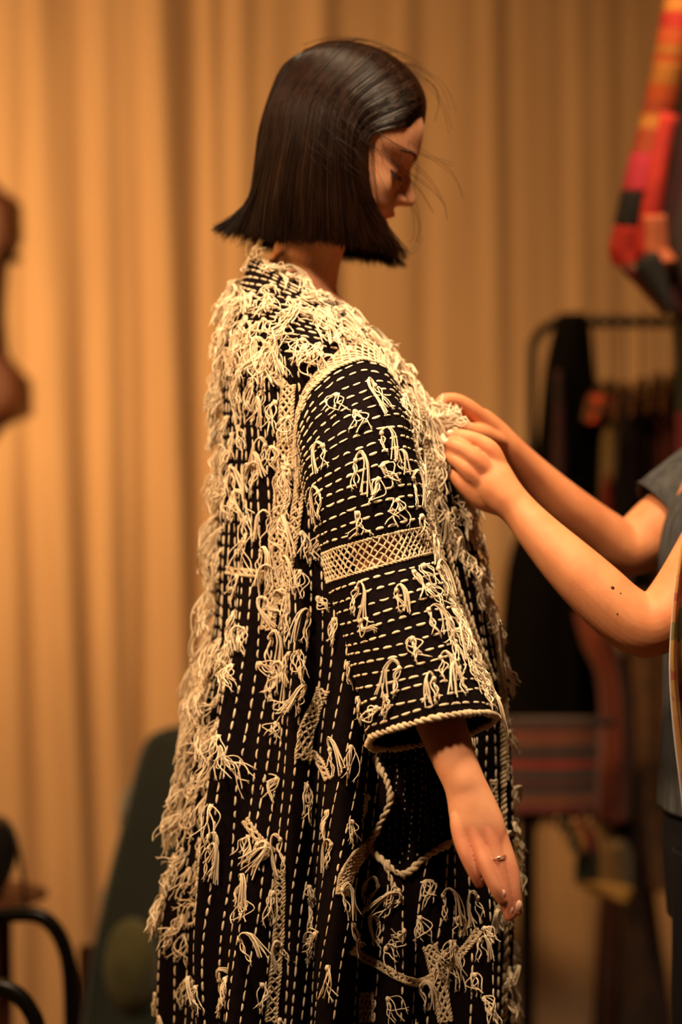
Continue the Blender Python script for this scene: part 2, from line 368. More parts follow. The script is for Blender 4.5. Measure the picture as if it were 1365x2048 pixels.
def HY(py): return -(.058+max(0, py-1560)*.00016)
def HP(x, y, d): return P(x, y, d+HY(y))
def HL(L): return [(a, b, c+HY(b), d, e) for a, b, c, d, e in L]
def woman_body():
    mb = MB()
    R = head_mesh(mb, HC, HF, HU)
    # neck and trunk
    limb(mb, [(655, 395, Y0, 60, .045), (630, 460, Y0, 68, .047), (610, 530, Y0, 70, .048), (598, 590, Y0, 82, .060), (605, 650, Y0, 110, .10), (610, 720, Y0, 135, .135),
              (625, 800, Y0, 160, .150), (640, 900, Y0, 165, .150), (645, 1010, Y0, 150, .135), (640, 1130, Y0, 135, .125), (635, 1250, Y0, 150, .150),
              (630, 1350, Y0, 165, .165), (640, 1450, Y0, 150, .155)], sides=32)
    # legs
    limb(mb, [(640, 1420, Y0-.085, 120, .085), (645, 1600, Y0-.09, 105, .08), (655, 1880, Y0-.09, 80, .062), (655, 2110, Y0-.09, 78, .056), (650, 2400, Y0-.09, 62, .046), (650, 2690, Y0-.09, 44, .035), (655, 2775, Y0-.09, 46, .036)], mirror=Y0)
    limb(mb, [(625, 2795, Y0-.09, 30, .032), (700, 2802, Y0-.09, 26, .04), (790, 2809, Y0-.09, 19, .042), (820, 2812, Y0-.09, 14, .03)], mirror=Y0)
    # arm down to the wrist
    limb(mb, [(640, 700, Y0-.09, 56, .050), (688, 765, Y0-.150, 64, .048), (712, 835, -.105, 60, .044), (728, 930, -.145, 58, .044), (752, 1080, -.158, 54, .041), (792, 1200, -.172, 54, .040), (826, 1300, -.195, 58, .042),
              (862, 1390, -.216, 55, .038), (884, 1450, -.228, 49.5, .033), (906, 1510, -.240, 45, .028), (927, 1560, -.252, 42, .025), (938, 1590, -.2575, 45, .0220), (947, 1620, -.2640, 50, .0195), (956, 1650, -.2700, 53.5, .0170), (965, 1678, -.2755, 51, .0135), (972, 1700, -.2795, 43, .0105)], mirror=Y0, sides=30)
    # ulna head and tendons
    def both(c, r, **k):
        mb.ell(c, r, **k); c = np.array(c); c[1] = 2*Y0-c[1]; mb.ell(c, r, **k)
    both(HP(909, 1517, -.196), (.017, .0115, .018))
    # hand: palm + fingers (little, ring, middle, index) + thumb
    limb(mb, HL([(928, 1590, -.198, 19, .012), (920, 1635, -.1985, 20, .0118), (923, 1675, -.200, 17.5, .0106), (934, 1712, -.203, 14.5, .0090), (949, 1746, -.200, 12.5, .008), (960, 1768, -.194, 10, .0062)]), mirror=Y0)
    limb(mb, HL([(935, 1590, -.200, 18, .013), (941, 1635, -.2010, 19, .0125), (954, 1682, -.2025, 17.5, .0110), (973, 1732, -.208, 16, .0098), (992, 1775, -.208, 14.2, .0085), (1006, 1802, -.203, 11, .0065)]), mirror=Y0)
    limb(mb, HL([(945, 1590, -.200, 18, .013), (963, 1635, -.2010, 19, .0125), (983, 1682, -.2025, 17, .0108), (999, 1738, -.2025, 16, .0094), (1011, 1790, -.1995, 14.5, .0086), (1021, 1834, -.193, 11, .0065)]), mirror=Y0)
    limb(mb, HL([(955, 1590, -.198, 18, .012), (982, 1632, -.1970, 19, .0120), (1004, 1682, -.1960, 16.5, .0107), (1024, 1745, -.197, 16, .0096), (1031, 1788, -.195, 13.5, .0085), (1036, 1824, -.191, 11, .0068)]), mirror=Y0)
    limb(mb, HL([(958, 1590, -.178, 22, .014), (975, 1640, -.160, 20, .012), (985, 1690, -.148, 17, .0105), (990, 1728, -.143, 12, .008)]), mirror=Y0)
    # knuckles
    for x1, y1 in ((924, 1668), (950, 1676), (976, 1674)):
        both(HP(x1, y1, -.2050), (.0085, .0042, .0100))
    o = finish_body(mb, 'body', M['skin'], woman, .0014, 4)
    v = verts(o); L = (v-HC)@np.stack([HF, np.cross(HU, HF), HU], 1)
    lip = np.exp(-(L[:, 1]/.021)**4-((L[:, 2]+.0548)/.0105)**4)*(L[:, 0] > .06)
    up = .35*np.exp(-((np.abs(L[:, 1])-.031)/.016)**2-((L[:, 2]-.006)/.012)**2)*(L[:, 0] > .04)
    kn = np.zeros(len(v))
    for a in ((925, 1672), (952, 1680), (978, 1678), (1000, 1672), (1026, 1745), (996, 1742), (975, 1735), (938, 1714), (1023, 1828), (1008, 1800), (962, 1760), (1035, 1818)):
        kn += .42*np.exp(-((v-HP(*a, -.205))**2).sum(1)/.015**2)
    settint(o, lip*.9+up+np.minimum(kn, .45))
    # nails
    for (x, y, d, ang) in ((961, 1757, -.2020, -24), (1004, 1790, -.2115, -24), (1020, 1822, -.2015, -12), (1038, 1812, -.2005, -5)):
        m = MB(); a = math.radians(ang); Rm = np.array([[math.cos(a), 0, math.sin(a)], [0, 1, 0], [-math.sin(a), 0, math.cos(a)]])
        m.ell(HP(x, y, d+.0018), (.0042, .0022, .0064), 16, 10, Rm.T); m.build('fingernail', M['nail'], o)
    # ring
    c = HP(995, 1714, -.2045); n = MB(); a = math.radians(18)
    t = np.linspace(0, 2*math.pi, 24); u = np.array([math.cos(a), 0, math.sin(a)]); w = np.array([0, 1, 0.])
    n.tubes((c+np.cos(t)[:, None]*u*.0094+np.sin(t)[:, None]*w*.0098)[None], np.full((1, 24), .0007), 8)
    n.ell(c-w*.0100+u*.001, (.0022, .0012, .0018), 10, 7)
    n.build('ring', M['silver'], woman, label='thin silver ring on ring finger')
    # lashes and brows
    lef = np.cross(HU, HF)
    W2 = lambda x, y, z: HC+HF*x+lef*y+HU*z
    tree = BVHTree.FromPolygons([tuple(a) for a in v.tolist()], [tuple(p.vertices) for p in o.data.polygons])
    def onface(y, z):
        r = tree.ray_cast(Vector(W2(.2, y, z)), Vector(-HF)); return np.array(r[0]) if r[0] is not None else W2(.085, y, z)
    for s_ in (-1, 1):
        m = MB(); T = []
        for i in range(46):
            f = i/45; y = s_*(.0195+.0245*f); z = -.0045+.0030*(f-.5)**2*4-.0005
            p = onface(y, z); L_ = .0065*(.6+.5*f)
            T.append([p-HF*.001, p+HF*L_*.45-HU*L_*.45+lef*s_*f*.0012, p+HF*L_*.85-HU*L_*.62+lef*s_*f*.0022, p+HF*L_*1.15-HU*L_*.58+lef*s_*f*.003])
        m.tubes(np.array(T), np.array([[.00045, .0004, .0003, .0001]]*len(T)), 4)
        lid = [onface(s_*(.0185+.0265*f), -.0040+.0030*(f-.5)**2*4) for f in np.linspace(0, 1, 14)]
        m.tubes(np.array(lid)[None], np.full((1, 14), .0010), 6)
        m.build('eyelashes', M['lash'], o)
        m = MB(); T = []
        for i in range(170):
            f = rng.random(); y = s_*(.010+.036*f); z = .0245+.006*math.sin(min(f*1.35, 1)*math.pi*.6)-.004*max(0, f-.7)/.3+rng.normal(0, .0013*(1.25-f))
            p = onface(y, z); d = lef*s_*.0055+HU*.0022*(1-1.4*f)
            T.append([p-HF*.0004, p+d*.5+HF*.0003-HF*.002*f, p+d-HF*.005*f*f])
        m.tubes(np.array(T), np.array([[.0004, .00035, .0001]]*len(T)), 3)
        m.build('eyebrow', M['lash'], o)
    return o
wbody = woman_body()

# hair ------------------------------------------------------------------
def hair_fn(side):
    S = np.array([0, .1, .25, .45, .65, .85, 1.0])
    O = [(850, 246), (852, 196), (826, 146), (770, 102), (700, 84), (640, 88), (600, 106)]
    A = [(812, 267), (826, 222), (800, 172), (750, 126), (690, 107), (628, 110), (558, 142)]
    B_ = [(744, 287), (732, 272), (714, 238), (668, 214), (612, 206), (556, 212), (522, 245)]
    C_ = [(734, 345), (712, 335), (694, 318), (648, 300), (590, 296), (544, 298), (511, 320)]
    D_ = [(742, 430), (720, 425), (700, 415), (642, 405), (572, 400), (524, 402), (501, 408)]
    E_ = [(790, 520), (764, 512), (720, 510), (640, 502), (566, 498), (506, 484), (450, 459)]
    yd = np.array([[0, 0, 0, 0, 0, 0, 0], [.052, .052, .050, .051, .047, .038, 0], [.072, .077, .083, .085, .078, .056, 0],
                   [.073, .081, .091, .096, .088, .061, 0], [.070, .080, .092, .098, .088, .060, 0], [.058, .072, .088, .094, .084, .058, 0]])
    rows = np.array([O, A, B_, C_, D_, E_], float)
    def f(s, t):
        k = np.interp(s, S, np.arange(7)); q = []
        for r in range(6):
            xy = cr(rows[r], k); y = cr(yd[r], k)
            d = CD+Y0-side*0
            q.append(np.stack([(xy[..., 0]-682.5)*d*KPX, Y0-side*y, CZ+(1024-xy[..., 1])*d*KPX], -1))
        q = np.stack(q, -2)  # (...,6,3)
        tt = np.clip(t, 0, .9999)*5; i = np.floor(tt).astype(int); fr = (tt-i)[..., None]
        idx = np.arange(q.shape[0])
        g = lambda j: q[idx, np.clip(j, 0, 5)]
        p0, p1, p2, p3 = g(i-1), g(i), g(i+1), g(i+2)
        return .5*((2*p1)+(-p0+p2)*fr+(2*p0-5*p1+4*p2-p3)*fr*fr+(-p0+3*p1-3*p2+p3)*fr**3)
    return f
def woman_hair():
    hair = None
    mb = MB(); N = 18
    inner = P(670, 330, Y0)
    for side in (1, -1):
        f = hair_fn(side)
        # under-layer shells
        for off, tm in ((.012, .95), (.004, .97)):
            s, t = np.meshgrid(np.linspace(0, 1, 70), np.linspace(0, tm, 40), indexing='ij')
            G = f(s.ravel(), t.ravel()).reshape(70, 40, 3)
            dv = inner-G; dv[..., 2] *= .25; G = G+nrm(dv)*off*np.clip(t*6, .3, 1)[..., None]
            mb.grid(G)
        nS = 7500 if side == 1 else 5000
        s0 = rng.random(nS); s0 = np.where(rng.random(nS) < .12, s0**2*.3, s0)
        dep = rng.random(nS)**1.5*.015; lenf = 1-.045*rng.random(nS)**2+rng.normal(0, .006, nS)
        start = np.where(rng.random(nS) < .25, rng.random(nS)*.25, 0)
        ts = np.linspace(0, 1, N)[None]*(lenf-start)[:, None]+start[:, None]
        ds = rng.normal(0, .016, nS)[:, None]*ts
        wob = .010*np.sin(s0*38+2.1)[:, None]*ts**2
        s_ = np.clip(s0[:, None]+ds+wob, 0, 1)
        Pp = f(s_.ravel(), ts.ravel()).reshape(nS, N, 3)
        ext = np.maximum(ts-1, 0)
        dv = inner-Pp; dv[..., 2] *= .25
        Pp = Pp+nrm(dv)*(dep[:, None]*np.clip(ts*5, 0, 1)-(.0006*np.sin(s0*97+1)+.0006*np.sin(s0*41))[:, None]*np.clip(ts*3, 0, 1))[..., None]
        Pp[..., 0] += (rng.normal(0, .0025, nS)[:, None])*ts**3
        Pp[..., 1] += (rng.normal(0, .0022, nS)[:, None])*ts**3
        Pp[..., 2] += (rng.normal(0, .0035, nS)[:, None])*ts**6
        rad = np.full((nS, N), .00062)*np.interp(np.linspace(0, 1, N), [0, .1, .85, 1], [.7, 1, 1, .2])[None]
        mb.tubes(Pp, rad, 3)
        # ragged wind-blown ends: back flick and front wisps
        for k in range(170):
            s1 = 1-abs(rng.normal(0, .06)); t = np.linspace(.5, .99, 10)
            p = f(np.full(10, s1), t); u = np.linspace(0, 1, 10)[:, None]**2
            p = p+u*np.array([-.016*rng.random()-.004, rng.normal(0, .008), .004*rng.normal()-.002*rng.random()])
            mb.tubes(p[None], np.linspace(.0006, .0002, 10)[None], 3)
        for k in range(260):
            s1 = abs(rng.normal(0, .07)); t = np.linspace(.45, .99, 10)
            p = f(np.full(10, s1), t); u = np.linspace(0, 1, 10)[:, None]**2.2
            p = p+u*np.array([.020*rng.random()+.0, rng.normal(0, .008), -.012*rng.random()+.008*rng.random()])
            mb.tubes(p[None], np.linspace(.0006, .0002, 10)[None], 3)
    hair = mb.build('hair', M['hair'], woman)
    # flyaways
    fl = MB()
    def fly(pts, y, r=.00034):
        q = np.array([P(a, b, y+c) for a, b, c in pts]); q = cr(q, np.linspace(0, len(q)-1, 20))
        fl.tubes(q[None], np.linspace(r, r*.45, 20)[None], 4)
    base = Y0-.075
    F = [[(700, 250, .02), (770, 300, 0), (840, 345, .02), (880, 400, .03), (890, 440, .03)],
         [(730, 270, .02), (800, 330, 0), (860, 375, .02), (892, 410, .03)],
         [(640, 220, .0), (740, 290, -.01), (830, 370, .0), (868, 425, .02)],
         [(738, 290, .0), (742, 380, -.005), (758, 440, -.005), (800, 515, .0)],
         [(745, 285, .0), (750, 370, -.005), (764, 440, -.005), (812, 505, .0)],
         [(733, 300, .0), (745, 400, -.005), (770, 470, -.005), (792, 522, .0)],
         [(812, 262, .05), (838, 330, .04), (826, 400, .03), (842, 450, .03), (838, 485, .03)],
         [(820, 262, .05), (800, 340, .0), (828, 405, .03), (834, 455, .03), (826, 480, .03)],
         [(780, 120, .07), (850, 160, .06), (888, 210, .05), (905, 270, .05)],
         [(800, 130, .07), (865, 165, .06), (880, 200, .06), (872, 240, .05)],
         [(760, 110, .06), (840, 140, .06), (880, 170, .05), (900, 220, .05)],
         [(690, 200, .02), (760, 260, .0), (820, 290, .02), (900, 345, .04), (925, 400, .04)],
         [(640, 84, .07), (700, 76, .07), (760, 88, .07), (810, 118, .07)],
         [(600, 96, .07), (660, 76, .07), (720, 82, .07)],
         [(735, 250, .0), (790, 290, -.01), (850, 312, .0), (905, 330, .02)],
         [(760, 420, .0), (780, 470, .0), (820, 500, .01), (842, 470, .02)]]
    for q in F:
        for j in range(2):
            dx, dy = rng.normal(0, 4, 2); fly([(a+dx, b+dy+rng.normal(0, 2), c) for a, b, c in q], base+.02*rng.random())
    for k in range(46):
        x0 = rng.uniform(600, 740); y0 = rng.uniform(180, 330); L_ = rng.uniform(60, 170); a = rng.uniform(.5, 1.0)
        fly([(x0, y0, .0), (x0+L_*.5*math.cos(a), y0+L_*.5*math.sin(a)+4, -.006), (x0+L_*math.cos(a+.25), y0+L_*math.sin(a+.25)+6, .0)], Y0-.098, .00026)
    for k in range(40):
        x0 = rng.uniform(560, 820); fy = np.interp(x0, [560, 640, 700, 780, 820], [128, 86, 80, 102, 130])
        L_ = rng.uniform(30, 80); fly([(x0, fy+6, .0), (x0+L_*.5, fy+np.interp(x0, [560, 700, 820], [-14, -2, 12])*L_/60, 0), (x0+L_, fy+np.interp(x0, [560, 700, 820], [-22, 4, 40])*L_/60, 0)], Y0+rng.normal(0, .02), .00026)
    fl.build('loose_strands', M['hair'], hair)
woman_hair()

# ------------------------------------------------------------------ the coat
SECB = [(503, 512), (487, 560), (464, 622), (452, 700), (448, 800), (446, 900), (440, 1000), (436, 1100), (430, 1250), (404, 1400), (382, 1550), (362, 1700), (346, 1850), (338, 2048), (330, 2280), (326, 2460)]
SECF = [(712, 640), (748, 672), (780, 712), (812, 752), (852, 812), (896, 885), (930, 985), (955, 1100), (982, 1250), (1002, 1400), (1010, 1550), (1016, 1700), (1018, 1850), (1016, 2048), (1012, 2280), (1010, 2460)]
SECW = [.066, .115, .160, .186, .194, .192, .190, .190, .198, .208, .222, .234, .242, .25, .258, .262]
NB = len(SECW)
CB = np.array([P(a, b, Y0) for a, b in SECB]); CF = np.array([P(a, b, Y0) for a, b in SECF]); CW = np.array(SECW)
def folds(th, v):
    a = np.clip((v-5)/7, 0, 1)
    f = .075*np.sin(9*th+.5*v+.6)+.05*np.sin(15*th-.45*v+1.7)+.032*np.sin(23*th+.3*v)
    deep = -.16*np.exp(-((th-1.42-.015*(v-8))/.075)**2)-.13*np.exp(-((th-1.80+.012*(v-8))/.06)**2)+.05*np.exp(-((th-1.6)/.07)**2)
    pk = .03*np.exp(-((th-2.3)/.12)**2)
    return a*(f*1.3+deep*1.35+pk)+.006*np.sin(6*th+v*2)+.004*np.sin(11*th-3*v)
def coat_pt(th, v, inset=0.0):
    B = cr(CB, v); F = cr(CF, v); w = cr(CW, v)
    C = (B+F)/2; ax = (F-B)/2
    c, s = np.cos(th), np.sin(th)
    c_ = np.sign(c)*np.abs(c)**.92; s_ = np.sign(s)*np.abs(s)**.88
    k = 1+folds(th, v)*(np.abs(s)**.6)
    L = np.linalg.norm(ax, axis=-1)
    k1 = (k-inset/L)[..., None]; k2 = (k-inset/w)
    p = C+ax*c_[..., None]*k1
    p[..., 1] -= w*s_*k2
    return p
def frame(fn, th, v, e=1e-3):
    p = fn(th, v); dt = fn(th+e, v)-p; dv = fn(th, np.clip(v+e*3, 0, None))-p
    t = nrm(dt); d = nrm(dv); n = nrm(np.cross(dv, dt))
    return p, t, d, n
HOLE = np.array([(757, 1482), (862, 1440), (893, 1590), (907, 1682), (850, 1712), (806, 1745), (772, 1722), (744, 1692), (762, 1650), (782, 1600), (775, 1555), (757, 1520)], float)
def inpoly(x, y, poly):
    r = np.zeros(np.shape(x), bool); n = len(poly); j = n-1
    for i in range(n):
        xi, yi = poly[i]; xj, yj = poly[j]
        c = ((yi > y) != (yj > y)) & (x < (xj-xi)*(y-yi)/(yj-yi+1e-9)+xi); r ^= c; j = i
    return r
ARMH = np.array([(640, 742), (700, 705), (745, 692), (775, 712), (790, 770), (800, 860), (790, 960), (720, 1010), (640, 980), (592, 900), (596, 830), (612, 780)], float)
def coat_shell():
    nth, nv = 420, 420
    th = np.linspace(0, 2*math.pi, nth, endpoint=False); v = np.linspace(0, NB-1.001, nv)
    V, T = np.meshgrid(v, th, indexing='ij'); G = coat_pt(T, V)
    full = MB(); full.grid(G, cv=True); tree = full.bvh()
    px, py = proj(G); near = np.sin(T) > 0
    cut = (inpoly(px, py, HOLE)) & near
    cut |= inpoly(px, py, ARMH) & near
    I, J = np.meshgrid(np.arange(nv-1), np.arange(nth), indexing='ij'); J2 = (J+1) % nth
    keep = ~(cut[I, J] & cut[I+1, J] & cut[I+1, J2] & cut[I, J2])
    f = np.stack([I*nth+J, I*nth+J2, (I+1)*nth+J2, (I+1)*nth+J], -1)[keep]
    mb = MB(); mb.add(G.reshape(-1, 3), f)
    o = mb.build('coat', M['black_cloth'], woman, label='black cotton coat with cream running stitch and knotted tassels')
    md = o.modifiers.new('thick', 'SOLIDIFY'); md.thickness = .0022; md.offset = -1
    return o, tree
coat, coat_tree = coat_shell()
# recessed inner layer seen through the side opening
def coat_inner():
    th = np.linspace(.62, 1.85, 90); v = np.linspace(8.9, 12.4, 90)
    V, T = np.meshgrid(v, th, indexing='ij'); G = coat_pt(T, V, .050)
    mb = MB(); mb.grid(G); mb.build('lining', M['black_cloth'], coat); return mb.bvh()
inner_tree = coat_inner()

# sleeve -----------------------------------------------------------------
SL = [  # L, R, y, b
    ((602, 912), (800, 785), -.090, (-.020, -.050, .062)),
    ((604, 962), (822, 868), -.112, (0, -.082, .034)),
    ((622, 1030), (842, 960), -.126, (0, -.086, .014)),
    ((645, 1108), (857, 1056), -.134, (0, -.082, .006)),
    ((656, 1166), (866, 1108), -.138, (0, -.082, .004)),
    ((684, 1255), (893, 1195), -.155, (0, -.084, .006)),
    ((706, 1345), (932, 1295), -.172, (0, -.084, .006)),
    ((735, 1486), (990, 1436), -.198, (0, -.084, .022))]
SLC = []; SLA = []; SLB = []
for L_, R_, y_, b_ in SL:
    a = P(*L_, y_); c = P(*R_, y_); SLC.append((a+c)/2); SLA.append((c-a)/2); SLB.append(b_)
SLC, SLA, SLB = map(np.array, (SLC, SLA, SLB))
def slv_pt(th, v):
    c, s = np.cos(th), np.sin(th)
    c_ = np.sign(c)*np.abs(c)**.9; s_ = np.sign(s)*np.abs(s)**.9
    k = 1+.012*np.sin(7*th+1.3*v)*np.clip(v/3, 0, 1)+.008*np.sin(13*th-2*v)+np.clip(v-3, 0, 4)*.006*np.sin(5*th+.8)
    return cr(SLC, v)+cr(SLA, v)*(c_*k)[..., None]+cr(SLB, v)*(s_*k)[..., None]
BAND = (3.02, 3.98)
def sleeve(mirror=False, parent=None):
    res = []
    for k, (v0, v1) in enumerate(((0, BAND[0]), (BAND[1], 7))):
        V, T = np.meshgrid(np.linspace(v0, v1, 90), np.linspace(0, 2*math.pi, 160, endpoint=False), indexing='ij')
        G = slv_pt(T, V)
        res.append(G)
    mb = MB(); allm = MB()
    for G in res:
        if mirror: G = G.copy(); G[..., 1] = 2*Y0-G[..., 1]; G = G[:, ::-1]
        mb.grid(G[:, ::-1], cv=True)
    V, T = np.meshgrid(np.linspace(0, 7, 160), np.linspace(0, 2*math.pi, 160, endpoint=False), indexing='ij')
    allm.grid(slv_pt(T, V), cv=True)
    o = mb.build('sleeve', M['black_cloth'], coat)
    md = o.modifiers.new('thick', 'SOLIDIFY'); md.thickness = .0022; md.offset = -1
    return o, allm.bvh()
slv, slv_tree = sleeve()
sleeve(mirror=True)

# stitches -----------------------------------------------------------------
def stitches(mb, p, d, n, L, r):
    """p,d,n (K,3); half length L, radius r"""
    K = len(p); sN = np.array([-1, -.8, -.35, .35, .8, 1.]); rr = np.array([.12, .72, 1, 1, .72, .12]); sd = 6
    a = np.arange(sd)*2*math.pi/sd; w = np.cross(n, d)
    wig = rng.normal(0, .12, (K, 1, 1, 1))
    G = (p[:, None, None]+d[:, None, None]*(sN[None, :, None, None]*np.reshape(L, (-1, 1, 1, 1)))
         + w[:, None, None]*(rr[None, :, None, None]*np.cos(a)[None, None, :, None]*np.reshape(r, (-1, 1, 1, 1))+wig*np.reshape(L, (-1, 1, 1, 1))*(sN**2)[None, :, None, None])
         + n[:, None, None]*(rr[None, :, None, None]*np.sin(a)[None, None, :, None]*np.reshape(r, (-1, 1, 1, 1))*.75+.0004))
    i, j = np.meshgrid(np.arange(5), np.arange(sd), indexing='ij')
    f = np.stack([i*sd+j, i*sd+(j+1) % sd, (i+1)*sd+(j+1) % sd, (i+1)*sd+j], -1).reshape(-1, 4)
    mb.add(G.reshape(-1, 3), (f[None]+(np.arange(K)*6*sd)[:, None, None]).reshape(-1, 4))

def march(path_fn, n0, pitch, mb, frame_fn, Lf=.40, r=.00165, filt=None, jit=.15):
    """sample a curve (th(u), v(u)) finely, drop stitches at equal arc length"""
    u = np.linspace(0, 1, n0); th, v = path_fn(u)
    p, t, d, n = frame_fn(th, v)
    seg = np.linalg.norm(np.diff(p, axis=0), axis=1); s = np.concatenate([[0], np.cumsum(seg)])
    m = int(s[-1]/pitch)
    if m < 1: return
    q = (np.arange(m)+.5+rng.normal(0, jit*.3, m))*pitch; q = np.clip(q, 0, s[-1])
    uu = np.interp(q, s, u); th, v = path_fn(uu); p, t, d, n = frame_fn(th, v)
    e = .002; th2, v2 = path_fn(np.clip(uu+e, 0, 1)); th1, v1 = path_fn(np.clip(uu-e, 0, 1))
    dirv = nrm(frame_fn(th2, v2)[0]-frame_fn(th1, v1)[0])
    n = nrm(n-(n*dirv).sum(-1, keepdims=True)*dirv)
    if filt is not None:
        k = filt(p)
        p, dirv, n = p[k], dirv[k], n[k]
        if len(p) == 0: return
    K = len(p)
    stitches(mb, p+n*.0003, dirv, n, pitch*Lf*rng.uniform(.72, 1.12, K), r*rng.uniform(.75, 1.15, K))

coat_fr = lambda th, v: frame(coat_pt, th, v)
def slv_fr(th, v):
    p = slv_pt(th, v); t = nrm(slv_pt(th+1e-3, v)-p); d = nrm(slv_pt(th, v+2e-3)-p); n = nrm(np.cross(d, t))
    c = cr(SLC, v); n = np.where(((p-c)*n).sum(-1, keepdims=True) < 0, -n, n); return p, t, d, n
def coat_fr2(th, v):
    p, t, d, n = coat_fr(th, v); C = (cr(CB, v)+cr(CF, v))/2
    n = np.where(((p-C)*n).sum(-1, keepdims=True) < 0, -n, n); return p, t, d, n

def all_stitches():
    mb = MB()
    def flt(p):
        px, py = proj(p); near = p[:, 1] < Y0
        return ~((inpoly(px, py, HOLE) | inpoly(px, py, ARMH)) & near)
    # body: columns down the coat, slanting over the side panels
    ncol = 80
    for k in range(ncol):
        t0 = 2*math.pi*(k+.5+rng.normal(0, .08))/ncol
        slant = .30*math.exp(-((t0-1.45)/.42)**2)
        def pf(u, t0=t0, slant=slant, ph=rng.random()*6): 
            v = 3.15+u*(NB-1-3.25); return t0+slant*((v-8)/6)+.006*np.sin(v*3+ph), v
        march(pf, 1400, .0150, mb, coat_fr2, .40, .00135, flt)
    # yoke: arcs running parallel to the collar and fanning over the shoulder
    for k in range(15):
        v0 = .10+k*.205
        def pf(u, v0=v0): return .15+u*(2*math.pi-.3), v0+.06*np.sin(u*20+v0*5)
        march(pf, 900, .0155, mb, coat_fr2, .40, .00155, flt)
    o = mb.build('body_stitching', M['thread'], coat)
    # sleeve rings
    mb = MB()
    far = MB()
    # ring positions by arc length of the outer line
    vv = np.linspace(0, 7, 400); pp = slv_pt(np.full(400, math.pi/2), vv); s = np.concatenate([[0], np.cumsum(np.linalg.norm(np.diff(pp, axis=0), axis=1))])
    x = .006
    while x < s[-1]-.008:
        v0 = np.interp(x, s, vv)
        if not (BAND[0]-.06 < v0 < BAND[1]+.06):
            ph = rng.random()*6
            def pf(u, v0=v0, ph=ph): return u*2*math.pi, v0+.02*np.sin(u*17+ph)
            march(pf, 500, .0150, mb, slv_fr, .38, .00165)
        x += .0139
    mb.build('sleeve_stitching', M['thread'], slv)
    # reverse side of the stitching, small dashes on the lining
    mb = MB(); P_, D_, N_ = [], [], []
    for k in range(26):
        t0 = .64+k*.046
        for j in range(130):
            v = 9.0+j*.085+rng.normal(0, .014)+(k % 2)*.04
            if v > 12.35: break
            th = np.array([t0+rng.normal(0, .004)]); va = np.array([v])
            p = coat_pt(th, va, .0488)[0]; p2 = coat_pt(th, va+.02, .0488)[0]
            q = coat_pt(th+.01, va, .0488)[0]
            d = nrm(p2-p); n = nrm(np.cross(q-p, d)); n = n if n[1] < 0 else -n
            P_.append(p); D_.append(d); N_.append(n)
    P_, D_, N_ = map(np.array, (P_, D_, N_)); K = len(P_)
    stitches(mb, P_, D_, N_, .0016*rng.uniform(.5, 1.3, K), np.full(K, .0008))
    mb.build('lining_stitching', M['thread'], coat)
all_stitches()

# crochet and cords ---------------------------------------------------------
def net(mb, fn, nu, nv, r, jit=.0):
    """diamond net over fn(u,w), u,w in 0..1, nu cells long, nv wide"""
    T = []
    for k in range(-nv, nu):
        for sgn in (1, -1):
            for j in range(nv):
                a = k+j if sgn == 1 else k+nv-j
                w0, w1 = j/nv, (j+1)/nv
                u0 = a/nu; u1 = (a+sgn)/nu
                if min(u0, u1) < -1e-6 or max(u0, u1) > 1+1e-6: continue
                q = np.linspace(0, 1, 6)
                T.append(fn(u0+(u1-u0)*q, w0+(w1-w0)*q))
    T = np.array(T); T += rng.normal(0, .0004, T.shape)
    rr = r*(1+.35*np.sin(np.linspace(0, 1, 6)*12))[None]*np.ones((len(T), 1))
    mb.tubes(T, rr, 5)
def cord(mb, pts, r, turns_per_m=90, strands=2, res=None):
    pts = np.asarray(pts, float); n = len(pts)
    seg = np.linalg.norm(np.diff(pts, axis=0), axis=1).sum(); N = max(int(seg*turns_per_m*8), 20)
    q = cr(pts, np.linspace(0, n-1, N)); t = nrm(np.gradient(q, axis=0)); ref = np.array([.1, -1., .05])
    u = nrm(np.cross(t, ref)); w = np.cross(t, u); L = np.linspace(0, seg, N)
    wob = (1+.25*np.sin(L*140+2)+.15*np.sin(L*310))
    for k in range(strands):
        a = L*turns_per_m*2*math.pi+k*2*math.pi/strands
        mb.tubes((q+(u*np.cos(a)[:, None]+w*np.sin(a)[:, None])*r*.55)[None], (r*.62*wob)[None], 6)
def polyline_on(tree, pts, lift=.002, n=None, fallback=None):
    out = []
    A = np.array(pts, float); n = n or (len(A)*5)
    Q = cr(A, np.linspace(0, len(A)-1, n))
    for x, y in Q:
        h = hit(x, y, tree)
        if h: out.append(h[0]+h[1]*lift)
    return np.array(out)

